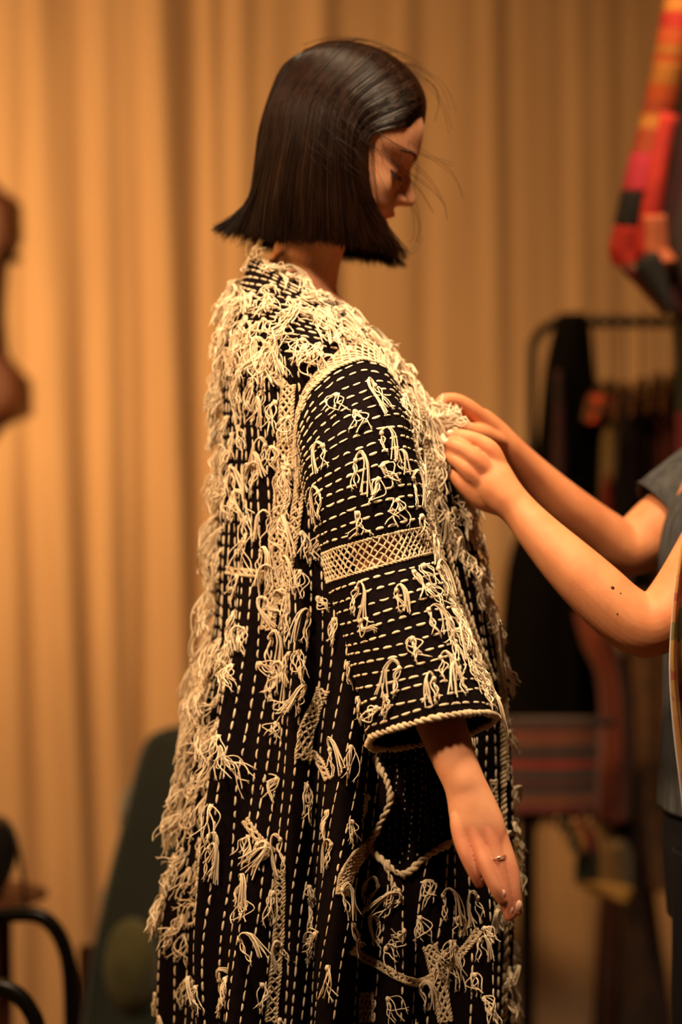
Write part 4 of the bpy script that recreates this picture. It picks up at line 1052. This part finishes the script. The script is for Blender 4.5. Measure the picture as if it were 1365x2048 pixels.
# ------------------------------------------------------------------ background things, right
def drape(rows, y, depth, wave=.10, freq=5, res=8, seed=0, sides=64, mb=None, ptop=None):
    """hanging cloth: rows of (py, left px, right px), with real depth and rippled folds"""
    A = np.array([[*((P(a, py, y)+P(b, py, y))/2), (b-a)/2*(CD+y)*KPX] for py, a, b in rows]); Q = cr(A, np.linspace(0, len(A)-1, (len(A)-1)*res+1))
    a = np.linspace(0, 2*math.pi, sides, endpoint=False); i = np.linspace(0, 1, len(Q))[:, None]
    w = Q[:, 3:4]; amp = np.clip(i*2+.2, 0, 1)*wave
    k = 1+amp*(np.sin(a[None]*freq+seed+i*1.5)+.5*np.sin(a[None]*(freq*2+1)-seed*2-i*2))
    dd = depth*np.clip(i*4+.35, 0, 1)
    G = Q[:, None, :3]+np.stack([w*np.cos(a)*(1+(k-1)*.25), dd*np.sin(a)*k, 0*k], -1)
    mb = mb or MB(); mb.grid(G, cv=True, capu=True); return mb

RY = 1.75
rail_z = P(0, 645, RY)[2]
def rack():
    t = thing('clothes_rack', 'black tubular metal clothes rack with rounded corners behind the helper', 'clothes rack', (P(1250, 0, RY)[0], RY, 0))
    mb = MB(); k = (CD+RY)*KPX
    xl = P(1064, 0, RY)[0]; xr = xl+1.15
    mb.tube([(xl-.004, RY, .10), (xl-.002, RY, .5), (xl, RY, 1.0), (xl, RY, rail_z-.10), (xl+.008, RY, rail_z-.035), (xl+.04, RY, rail_z-.004), (xl+.10, RY, rail_z), (xl+.5, RY, rail_z), (xr-.1, RY, rail_z), (xr-.04, RY, rail_z-.004), (xr-.008, RY, rail_z-.035), (xr, RY, rail_z-.10), (xr, RY, .10)], .0095, 14, 8)
    mb.build('rail_frame', M['metal_black'], t)
    for x in (xl-.004, xr):
        m = MB(); m.tube([(x, RY-.16, .08), (x, RY, .095), (x, RY+.2, .08)], .014, 12); f = m.build('foot', M['metal_black'], t)
        for s in (-1, 1):
            w = MB(); w.ell((x, RY+(.19 if s > 0 else -.15), .032), (.014, .032, .032), 14, 10); w.build('wheel', M['metal_black'], f)
rack()
def hanger(px, y, label, col='hanger', shoulder=755, ang=.9):
    x = P(px, 0, y)[0]; t = thing('clothes_hanger', label, 'hanger', (x, y, rail_z-.1), group='wooden hangers on the rack')
    m = MB(); zs = P(0, shoulder, y)[2]
    h = [(x, y+.0, zs+.005), (x, y, rail_z-.05), (x, y, rail_z-.015), (x+.004, y-.016, rail_z+.004), (x, y, rail_z+.0185), (x, y+.014, rail_z+.008)]
    m.tube(h, .0022, 8); m.build('hook', M['metal_black'], t)
    m = MB(); c, s = math.cos(ang), math.sin(ang)
    m.tube([(x-.19*c, y-.19*s, zs-.075), (x-.10*c, y-.10*s, zs-.028), (x, y, zs), (x+.10*c, y+.10*s, zs-.028), (x+.19*c, y+.19*s, zs-.075)], .0075, 10); m.build('shoulder_bar', M[col], t)
for px, lab in ((1196, 'wooden hanger nearest the long black dress, holding the red collared garment'), (1222, 'wooden hanger holding the olive and ochre blouse'), (1252, 'wooden hanger in the rack with the purple striped garment'), (1284, 'wooden hanger holding the dark brown shirt on the rack'),
                (1316, 'wooden hanger holding the dark pink printed garment on the rack'), (1344, 'wooden hanger at the right frame edge of the rack')):
    hanger(px, RY, lab, ang=1.35, shoulder=750+(px % 7)*3)

def cloth(name, label, cat, rows, y, depth, m, wave=.1, freq=5, seed=0, group=None, res=8):
    mb = drape(rows, y, depth, wave, freq, res, seed); o = mb.build(name, m); tag(o, label, cat, group); return o
cloth('black_dress', 'long black dress draped over the left end of the clothes rack', 'dress',
      [(628, 1118, 1172), (650, 1110, 1180), (740, 1090, 1190), (860, 1078, 1200), (1000, 1058, 1205), (1120, 1020, 1205), (1280, 1002, 1205), (1436, 994, 1206)], RY-.02, .10, M['blackdress'], .05, 6)
m_maroon = mat('maroon_print', (.045, .006, .004), .9, (.010, .004, .002), 22)
cloth('hanging_scarf', 'narrow dark maroon scarf lying against the long black dress', 'scarf', [(740, 1108, 1124), (860, 1108, 1128), (1000, 1100, 1130), (1060, 1098, 1128)], RY-.14, .012, m_maroon, .08, 3, 2)
m_redor = mat('red_orange_felt', (.62, .060, .008), .9, (.30, .03, .01), 20, sheen=.2)
m_olive = bands('olive_ochre', [(0, (.055, .050, .018)), (.5, (.17, .10, .02)), (.8, (.05, .028, .012))], 0, 11, .1)
m_purple = bands('purple_stripe', [(0, (.055, .018, .030)), (.4, (.03, .012, .01)), (.7, (.09, .035, .03))], 0, 18, .3)
m_brown = mat('dark_brown_cloth', (.05, .018, .010), .9, (.012, .006, .003), 20)
m_pink = mat('dark_pink_print', (.14, .025, .02), .9, (.010, .004, .004), 14)
m_dark = mat('black_print', (.010, .006, .004), .95, (.035, .012, .006), 18)
cloth('hanging_blouse', 'hanging black garment with a red orange collar beside the black dress', 'blouse', [(785, 1196, 1220), (800, 1176, 1232), (850, 1172, 1232), (1000, 1176, 1228), (1240, 1180, 1226)], RY+.06, .12, M['blackdress'], .05, 5, 1)
o = cloth('red_collar', 'bright red orange folded cap of cloth on top of the hanging black garment', 'collar', [(790, 1180, 1212), (800, 1170, 1226), (826, 1168, 1226), (846, 1172, 1196)], RY-.09, .05, m_redor, .05, 4, 1)
cloth('hanging_blouse', 'olive and ochre striped blouse hanging in the rack', 'blouse', [(840, 1215, 1240), (870, 1196, 1252), (960, 1190, 1246), (1080, 1186, 1240)], RY-.03, .11, m_olive, .12, 5, 2)
cloth('hanging_ribbon', 'slim deep red panel hanging below the olive blouse', 'fabric panel', [(945, 1214, 1220), (985, 1204, 1228), (1030, 1200, 1230), (1060, 1204, 1226)], RY-.17, .02, mat('deep_red', (.15, .006, .003), .8), .05, 4, 3)
cloth('hanging_shirt', 'purple striped shirt hanging between olive blouse and brown shirt', 'shirt', [(790, 1240, 1262), (820, 1236, 1278), (980, 1236, 1276), (1200, 1232, 1274)], RY-.01, .11, m_purple, .12, 5, 4)
cloth('hanging_shirt', 'dark brown shirt hanging right of the purple striped one', 'shirt', [(790, 1272, 1290), (820, 1266, 1310), (980, 1268, 1312), (1250, 1266, 1312)], RY, .11, m_brown, .12, 5, 5)
cloth('hanging_shirt', 'dark pink and black printed shirt hanging near the right frame edge', 'shirt', [(780, 1300, 1322), (815, 1296, 1342), (980, 1300, 1345), (1300, 1296, 1345)], RY-.02, .11, m_pink, .1, 5, 6)
cloth('hanging_coat', 'black printed coat at the right frame edge of the rack', 'coat', [(765, 1332, 1356), (800, 1326, 1380), (1000, 1326, 1385), (1500, 1322, 1390)], RY, .12, m_dark, .1, 5, 7)
m_orange = mat('rust_orange_silk', (.20, .030, .004), .8, (.10, .012, .003), 9, sheen=.2, stretch=(3, 3, .5))
cloth('hanging_skirt', 'rust orange skirt hanging beside the striped textile', 'skirt', [(1225, 1148, 1200), (1290, 1165, 1232), (1350, 1192, 1252), (1450, 1200, 1262), (1560, 1194, 1262), (1640, 1192, 1258)], RY-.14, .05, m_orange, .14, 5, 1)
m_green = mat('dull_olive_cloth', (.055, .032, .008), .9, (.03, .018, .006), 12)
cloth('hanging_skirt', 'dull olive underskirt hanging below the rust orange skirt', 'skirt', [(1540, 1196, 1256), (1600, 1192, 1262), (1700, 1188, 1268), (1760, 1192, 1266)], RY-.08, .06, m_green, .12, 5, 3)
m_patt = mat('brown_floral', (.14, .060, .022), .9, (.06, .035, .018), 26)
cloth('hanging_dress', 'long brown dress with a small floral print hanging at the right', 'dress', [(1180, 1270, 1320), (1300, 1262, 1345), (1450, 1264, 1348), (1600, 1272, 1350), (1700, 1280, 1350), (1776, 1292, 1350)], RY-.16, .05, m_patt, .12, 5, 5)
cloth('hanging_dress', 'black dress between the rust skirt and the brown floral dress', 'dress', [(1230, 1240, 1280), (1400, 1250, 1285), (1600, 1246, 1290), (1800, 1240, 1310), (2060, 1236, 1345), (2300, 1230, 1350)], RY-.06, .08, m_dark, .08, 5, 8)
cloth('hanging_dress', 'dark maroon dress hanging low beneath the olive cloth', 'dress', [(1760, 1205, 1258), (1850, 1196, 1256), (2000, 1190, 1250), (2200, 1180, 1250)], RY+.02, .07, mat('maroon_cloth', (.035, .006, .006), .9, (.02, .005, .005), 10), .12, 5, 9)
m_yel = bands('yellow_green_patch', [(0, (.17, .085, .015)), (.3, (.09, .06, .028)), (.62, (.016, .030, .018)), (.85, (.02, .02, .01))], 0, 8.2, .05)
cloth('hanging_cloth', 'yellow and green patchwork cloth corner hanging under the striped textile', 'cloth', [(1680, 1210, 1250), (1705, 1162, 1262), (1740, 1152, 1264), (1772, 1158, 1262), (1792, 1215, 1260)], RY-.22, .03, m_yel, .12, 4, 1)
o = cloth('cloth_roll', 'pale yellow rolled edge of cloth below the green patchwork', 'cloth', [(1764, 1150, 1200), (1774, 1160, 1262), (1792, 1200, 1262), (1800, 1230, 1258)], RY-.27, .022, mat('yellow_edge', (.30, .16, .03), .9), .05, 3, 2)
# striped woven textile over a stand
m_str = bands('red_stripes', [(0, (.030, .012, .008)), (.08, (.13, .030, .012)), (.19, (.16, .045, .016)), (.24, (.03, .016, .012)), (.33, (.05, .015, .010)), (.40, (.20, .014, .006)), (.47, (.035, .02, .015)), (.58, (.07, .010, .006)), (.64, (.02, .014, .014)), (.72, (.12, .035, .012)), (.83, (.10, .014, .008)), (.94, (.04, .012, .008))], 2, 1/.182, 0, warp=.006, warps=9)
# phase so the stripes start at the top edge
zt = P(0, 1436, RY-.34)[2]
for n in m_str.node_tree.nodes:
    if n.type == 'MATH' and n.operation == 'MULTIPLY_ADD' and abs(n.inputs[1].default_value-1/.182) < 1e-3:
        n.inputs[1].default_value = -1/.182; n.inputs[2].default_value = zt/.182
sx = P(1104, 0, RY-.34)[0]
st = thing('striped_textile', 'folded woven textile with red and black horizontal stripes hanging on a thin black stand', 'textile', (sx, RY-.34, P(0, 1620, RY-.34)[2]))
drape([(1434, 985, 1196), (1450, 982, 1198), (1530, 980, 1196), (1610, 980, 1194), (1622, 984, 1190)], RY-.34, .035, .05, 7, 8, 2).build('woven_panel', m_str, st)
fr = MB(); T = []
for k in range(90):
    x = 985+k*2.3+rng.normal(0, .8); a = P(x, 1618, RY-.34+rng.normal(0, .01)); L_ = rng.uniform(.02, .04) if k < 60 else rng.uniform(.04, .075)
    T.append([a, a+np.array([rng.normal(0, .004), 0, -L_*.5]), a+np.array([rng.normal(0, .010), rng.normal(0, .006), -L_])])
fr.tubes(np.array(T), np.array([[.0025, .0022, .0012]]*len(T)), 5); fr.build('fringe', m_brown, st)
sd = thing('display_stand', 'thin black metal stand pole under the striped textile', 'stand', (P(1050, 0, RY-.34)[0], RY-.34, 0))
m = MB(); x = P(1050, 0, RY-.34)[0]; m.tube([(x, RY-.34, .02), (x, RY-.34, .4), (x, RY-.34, P(0, 1460, RY-.34)[2])], .009, 12); m.build('pole', M['metal_black'], sd)
m = MB(); m.ell((x, RY-.34, .012), (.12, .12, .012), 36, 8); m.build('base', M['metal_black'], sd)
m = MB(); zb = P(0, 1445, RY-.34)[2]; m.tube([(x-.10, RY-.34, zb), (x+.05, RY-.34, zb), (x+.16, RY-.34, zb)], .007, 10); m.build('crossbar', M['metal_black'], sd)
# coloured tassels beside it
for k, (x, c, lab) in enumerate(((1146, (.02, .02, .012), 'black'), (1160, (.30, .13, .03), 'ochre'), (1174, (.10, .012, .008), 'dark red'), (1190, (.22, .11, .03), 'yellow brown'))):
    p0 = P(x-14, 1638, RY-.38); p1 = P(x+12, 1698, RY-.38); mb = MB(); T = []
    for j in range(16):
        e = rng.normal(0, .006, 3); T.append([p0, (p0+p1)/2+e*.6+np.array([.004, 0, 0]), p1+e])
    mb.tubes(np.array(T), np.full((16, 3), .0022), 5); mb.ell(p0+(p1-p0)*.12, (.008, .008, .009), 10, 8)
    o = mb.build('hanging_tassel', mat('tassel_'+lab.replace(' ', '_'), c, .9)); tag(o, lab+' yarn tassel hanging at the lower right corner of the striped textile', 'tassel', 'yarn tassels by the striped textile')

# embroidered garment hanging at the top right, nearer than the rack
def embroidered():
    y = 1.05; t = thing('embroidered_jacket', 'bright patchwork bordered jacket hanging in the top right corner', 'jacket', (P(1500, 0, y)[0], y, P(0, 640, y)[2]))
    L_ = [(-420, 1420), (-200, 1378), (-40, 1345), (60, 1330), (200, 1303), (330, 1268), (420, 1248), (500, 1228), (530, 1238)]
    def edge(py): return np.interp(py, [a for a, b in L_], [b for a, b in L_])
    # border strip made of patches
    cols = {'orange': (.62, .10, .015), 'gold': (.60, .22, .03), 'red': (.55, .030, .014), 'pink': (.55, .030, .055), 'black': (.010, .009, .006), 'rust': (.40, .06, .012), 'salmon': (.75, .20, .08)}
    seq = [(-420, 'red'), (-340, 'orange'), (-260, 'black'), (-200, 'pink'), (-120, 'gold'), (-50, 'orange'), (0, 'gold'), (28, 'red'), (60, 'orange'), (92, 'gold'), (110, 'orange'), (125, 'gold'), (170, 'orange'), (205, 'rust'), (232, 'gold'), (262, 'rust'), (312, 'pink'), (385, 'black'), (452, 'red')]
    mats = {k: mat('patch_'+k, c, .85, tuple(x*.8 for x in c), 30, .3, 500) for k, c in cols.items()}
    def quad(y0, y1, w0, w1, m, name, off0=0, off1=0, dy=0):
        u, w = np.meshgrid(np.linspace(0, 1, 14), np.linspace(0, 1, 12), indexing='ij'); G = np.zeros((14, 12, 3))
        for i in range(14):
            py = y0+(y1-y0)*u[i, 0]
            for j in range(12):
                f = w[i, j]; e = edge(py); wd = w0+(w1-w0)*u[i, 0]
                G[i, j] = P(e+off0+(off1-off0)*u[i, 0]+wd*f, py, y+dy-.018*math.sin(f*math.pi)-.01*math.sin(py*.02))
        mb = MB(); mb.grid(G); o = mb.build(name, m, t); md = o.modifiers.new('t', 'SOLIDIFY'); md.thickness = .012; md.offset = 1
    for i, (y0, c) in enumerate(seq):
        y1 = seq[i+1][0] if i+1 < len(seq) else 528
        if c == 'black' and y0 > 300: quad(y0, y1, 30, 38, mats['black'], 'border_patch', 0, 0)
        else: quad(y0, y1, 40, 40 if y0 < 300 else 44, mats[c], 'border_patch')
    quad(228, 520, 18, 28, mats['red'], 'border_piping', 30, 46, -.006)
    quad(430, 530, 30, 46, mats['salmon'], 'border_patch', 44, 62, -.010)
    # body panels
    def panel(pts, m, name, dy=.02):
        rows = []; ys = sorted(set(p[0] for p in pts))
        for py, a, b in pts: rows.append((py, a, b))
        mb = drape(rows, y+dy+.02, .022, .12, 6, 8, dy*90); mb.build(name, m, t)
    panel([(-440, 1440, 1660), (-200, 1405, 1650), (60, 1362, 1640), (200, 1338, 1630), (330, 1312, 1620), (430, 1296, 1600), (560, 1312, 1600), (650, 1360, 1600)], mat('dark_green', (.014, .018, .006), .9, (.02, .012, .006), 14), 'green_panel', .03)
    panel([(0, 1400, 1620), (200, 1372, 1600), (350, 1342, 1560), (480, 1312, 1560), (600, 1330, 1560), (640, 1362, 1540)], mat('dark_maroon', (.060, .004, .004), .9, (.035, .006, .004), 10), 'maroon_panel', .0)
    panel([(360, 1372, 1560), (480, 1338, 1560), (560, 1360, 1520), (620, 1385, 1500)], mat('grey_brown', (.045, .024, .014), .9), 'brown_panel', -.02)
    # black pointed lappet at the bottom
    mb = drape([(505, 1296, 1318), (530, 1272, 1328), (560, 1284, 1336), (590, 1306, 1342), (622, 1328, 1346)], y-.04, .02, .05, 4, 8, 1); mb.build('corner_lappet', mats['black'], t)
    mb = drape([(530, 1236, 1262), (550, 1252, 1282), (570, 1272, 1296), (600, 1300, 1318), (628, 1326, 1338)], y-.02, .016, .05, 4, 8, 1); mb.build('corner_binding', mat('maroon_binding', (.10, .010, .008), .9), t)
    mb = MB(); a = P(1500, -440, y+.04); mb.tube([a+np.array([-.12, 0, -.02]), a+np.array([0, 0, .04]), a+np.array([.14, 0, -.02])], .012); h = mb.build('hanger', M['hanger'], t)
    mb = MB(); mb.tube([a+np.array([0, 0, .04]), a+np.array([0, 0, .12]), (a[0], a[1], 2.85)], .003); mb.build('cord', M['metal_black'], t)
embroidered()
o = cloth('hanging_cloth', 'small red and green cloth end below the patchwork jacket at the frame edge', 'cloth', [(560, 1352, 1400), (640, 1344, 1400), (680, 1350, 1400), (900, 1356, 1400), (960, 1360, 1400)], 1.2, .03, bands('redgreen', [(0, (.20, .012, .02)), (.35, (.02, .03, .012)), (.6, (.05, .03, .012))], 2, 3.0, .35), .1, 4)

# ------------------------------------------------------------------ left side things
def armchair():
    y = 1.45; t = thing('armchair', 'dark green velvet armchair with rounded high back behind the coat', 'armchair', (P(440, 0, y)[0], y, 0))
    k = (CD+y)*KPX
    # back: rounded slab, leaning, lofted upwards
    rows = [(2330, 168, 700), (2150, 172, 700), (2040, 178, 698), (1900, 196, 694), (1800, 214, 688), (1700, 236, 680), (1600, 262, 670), (1530, 278, 662), (1490, 290, 654), (1466, 304, 640), (1453, 330, 615), (1449, 360, 580)]
    A = np.array([[*((P(a, py, y)+P(b, py, y))/2), (b-a)/2*k] for py, a, b in rows]); Q = cr(A, np.linspace(0, len(A)-1, 100))
    a = np.linspace(0, 2*math.pi, 80, endpoint=False); c, s = np.cos(a), np.sin(a); cx = np.sign(c)*np.abs(c)**.5; sy = np.sign(s)*np.abs(s)**.7
    dep = np.interp(np.linspace(0, 1, 100), [0, .8, .93, 1], [.085, .07, .05, .012])[:, None]
    lean = np.linspace(-.06, .06, 100)[:, None]
    G = Q[:, None, :3]+np.stack([Q[:, 3:4]*cx[None], dep*sy[None]+lean-.10*np.abs(cx[None])**3, 0*Q[:, 3:4]*cx[None]], -1)
    mb = MB(); mb.grid(G, cv=True, capu=True); mb.build('backrest', M['velvet'], t)
    # seat and arms on the far side, the chair faces the curtain
    xc = P(440, 0, y)[0]
    mb = MB(); mb.ell((xc, y+.30, .40), (.25, .28, .09), 40, 18); mb.build('seat', M['velvet'], t)
    for s_ in (-1, 1):
        mb = MB(); x = xc+s_*.15
        mb.tube([(x, y+.05, .58), (x, y+.15, .60), (x, y+.32, .59), (x, y+.46, .54), (x, y+.52, .44)], [.04, .048, .050, .048, .04], 18); mb.build('armrest', M['velvet'], t)
    mb = MB(); mb.ell((P(262, 0, y-.1)[0], y-.125, P(0, 1925, y-.1)[2]), (.054, .05, .085), 30, 20); mb.build('lumbar_pad', M['velvet2'], t, label='lighter olive rounded pad low on the back')
    for dx in (-.24, .24):
        for dy in (0, .52):
            mb = MB(); mb.tubes(np.array([[(xc+dx, y+dy, .36), (xc+dx*1.06, y+dy, .0)]]), np.array([[.02, .012]]), 12); mb.build('leg', M['wood'], t)
armchair()

def tubular_chair():
    t = thing('tubular_chair', 'low black tubular steel chair with curved side frames in the lower left corner', 'chair', (P(0, 0, .6)[0], .6, 0))
    F1 = [P(a, b, .42) for a, b in ((-330, 2010), (-250, 1982), (-160, 1976), (-80, 1974), (-10, 1972), (32, 1988), (60, 2020), (76, 2066), (84, 2200))]
    F2 = [P(a, b, .80) for a, b in ((-240, 1868), (-160, 1846), (-80, 1838), (10, 1830), (70, 1830), (104, 1850), (128, 1892), (140, 1950), (144, 2060), (146, 2160))]
    for F, y in ((F1, .42), (F2, .80)):
        x1 = F[-1][0]; x0 = F[0][0]
        mb = MB(); mb.tube(F+[np.array([x1+.005, y, .08]), np.array([x1-.03, y, .02]), np.array([x1-.2, y, .014]), np.array([x0+.05, y, .014])], .0125, 14, 8); mb.build('side_frame', M['metal_black'], t)
    for x, z in ((-.50, .30), (-.78, .33)):
        m = MB(); m.tube([(x, .42, z), (x, .6, z), (x, .80, z)], .010, 12); m.build('cross_tube', M['metal_black'], t)
    u, w = np.meshgrid(np.linspace(0, 1, 30), np.linspace(0, 1, 10), indexing='ij')
    X = -.47-.36*u; Z = .335-.03*np.sin(u*3)+np.clip(u-.8, 0, 1)*1.4
    mb = MB(); mb.grid(np.stack([X, .44+w*.34, Z], -1)); o = mb.build('sling_seat', M['leather'], t); md = o.modifiers.new('t', 'SOLIDIFY'); md.thickness = .012
tubular_chair()
# bag on the chair back
b = thing('handbag', 'small black bag with a thin strap resting above the tubular chairs at the left edge', 'bag', P(0, 1790, 1.2))
drape([(1632, -34, 4), (1650, -46, 22), (1690, -52, 34), (1730, -50, 30), (1770, -48, 14), (1786, -40, 2)], 1.2, .05, .04, 4, 8, 1).build('pouch', M['leather'], b)
mb = MB(); mb.tube([P(-10, 1640, 1.2), P(22, 1655, 1.19), P(40, 1720, 1.18), P(50, 1790, 1.18), P(52, 1815, 1.18)], .004); mb.build('strap', M['leather'], b)
# low wooden side table that carries the bag
tb = thing('side_table', 'low brown wooden side table behind the tubular chairs at the left edge', 'table', (P(-30, 0, 1.25)[0], 1.30, 0))
zt = P(0, 1800, 1.15)[2]; xt = P(-60, 0, 1.25)[0]
mb = MB(); mb.ell((xt-.04, 1.28, zt-.012), (.175, .18, .014), 40, 10); mb.build('table_top', M['wood'], tb)
for dx, dy in ((-.12, -.09), (.06, -.09), (-.12, .10), (.06, .10)):
    mb = MB(); mb.tubes(np.array([[(xt-.02+dx, 1.28+dy, zt-.02), (xt-.02+dx*1.15, 1.28+dy, 0)]]), np.array([[.016, .012]]), 12); mb.build('leg', M['wood'], tb)

# carved wooden board hanging at the left edge
def board():
    y = 2.228; R_ = [(330, -60), (372, -16), (390, 10), (402, 20), (468, 22), (492, 10), (525, -3), (620, -8), (700, -2), (724, 14), (750, 37), (812, 38), (828, 14), (850, -18), (890, -60)]
    pts = [(b, a) for a, b in R_]+[(-200-b, a) for a, b in R_[::-1]]
    A = np.array(pts, float); n = len(A); fine = []
    for i in range(n):
        for f in (0, .5): fine.append(A[i]*(1-f)+A[(i+1) % n]*f)
    A = np.array(fine); n = len(A)
    mb = MB(); c = A.mean(0)
    rings = []
    for sc, dy in ((.0, -.016), (.86, -.016), (.97, -.014), (1, -.006), (1, .012), (.0, .012)):
        rings.append([P(c[0]+(x-c[0])*max(sc, .001), c[1]+(z-c[1])*max(sc, .001), y)+np.array([0, dy, 0]) for x, z in A])
    mb.grid(np.array(rings), cv=True)
    t = thing('carved_board', 'dark brown wooden board with scalloped outline hanging at the left edge', 'wall ornament', P(-100, 890, y))
    mb.build('panel', M['wood'], t)
    mb = MB(); mb.tube([P(-100, 335, y+.02), P(-100, 150, y+.02), (P(-100, 0, y)[0], y+.02, 2.85)], .003); mb.build('hanging_cord', M['metal_black'], t)
    mb = MB(); mb.tube([P(-24, 500, y+.02), P(4, 502, y+.02), P(20, 510, y+.02)], .004, 8); mb.ell(P(22, 512, y+.02), (.010, .010, .012), 14, 10); mb.build('knob', M['metal_black'], t, label='small black knob on the side of the board')
board()
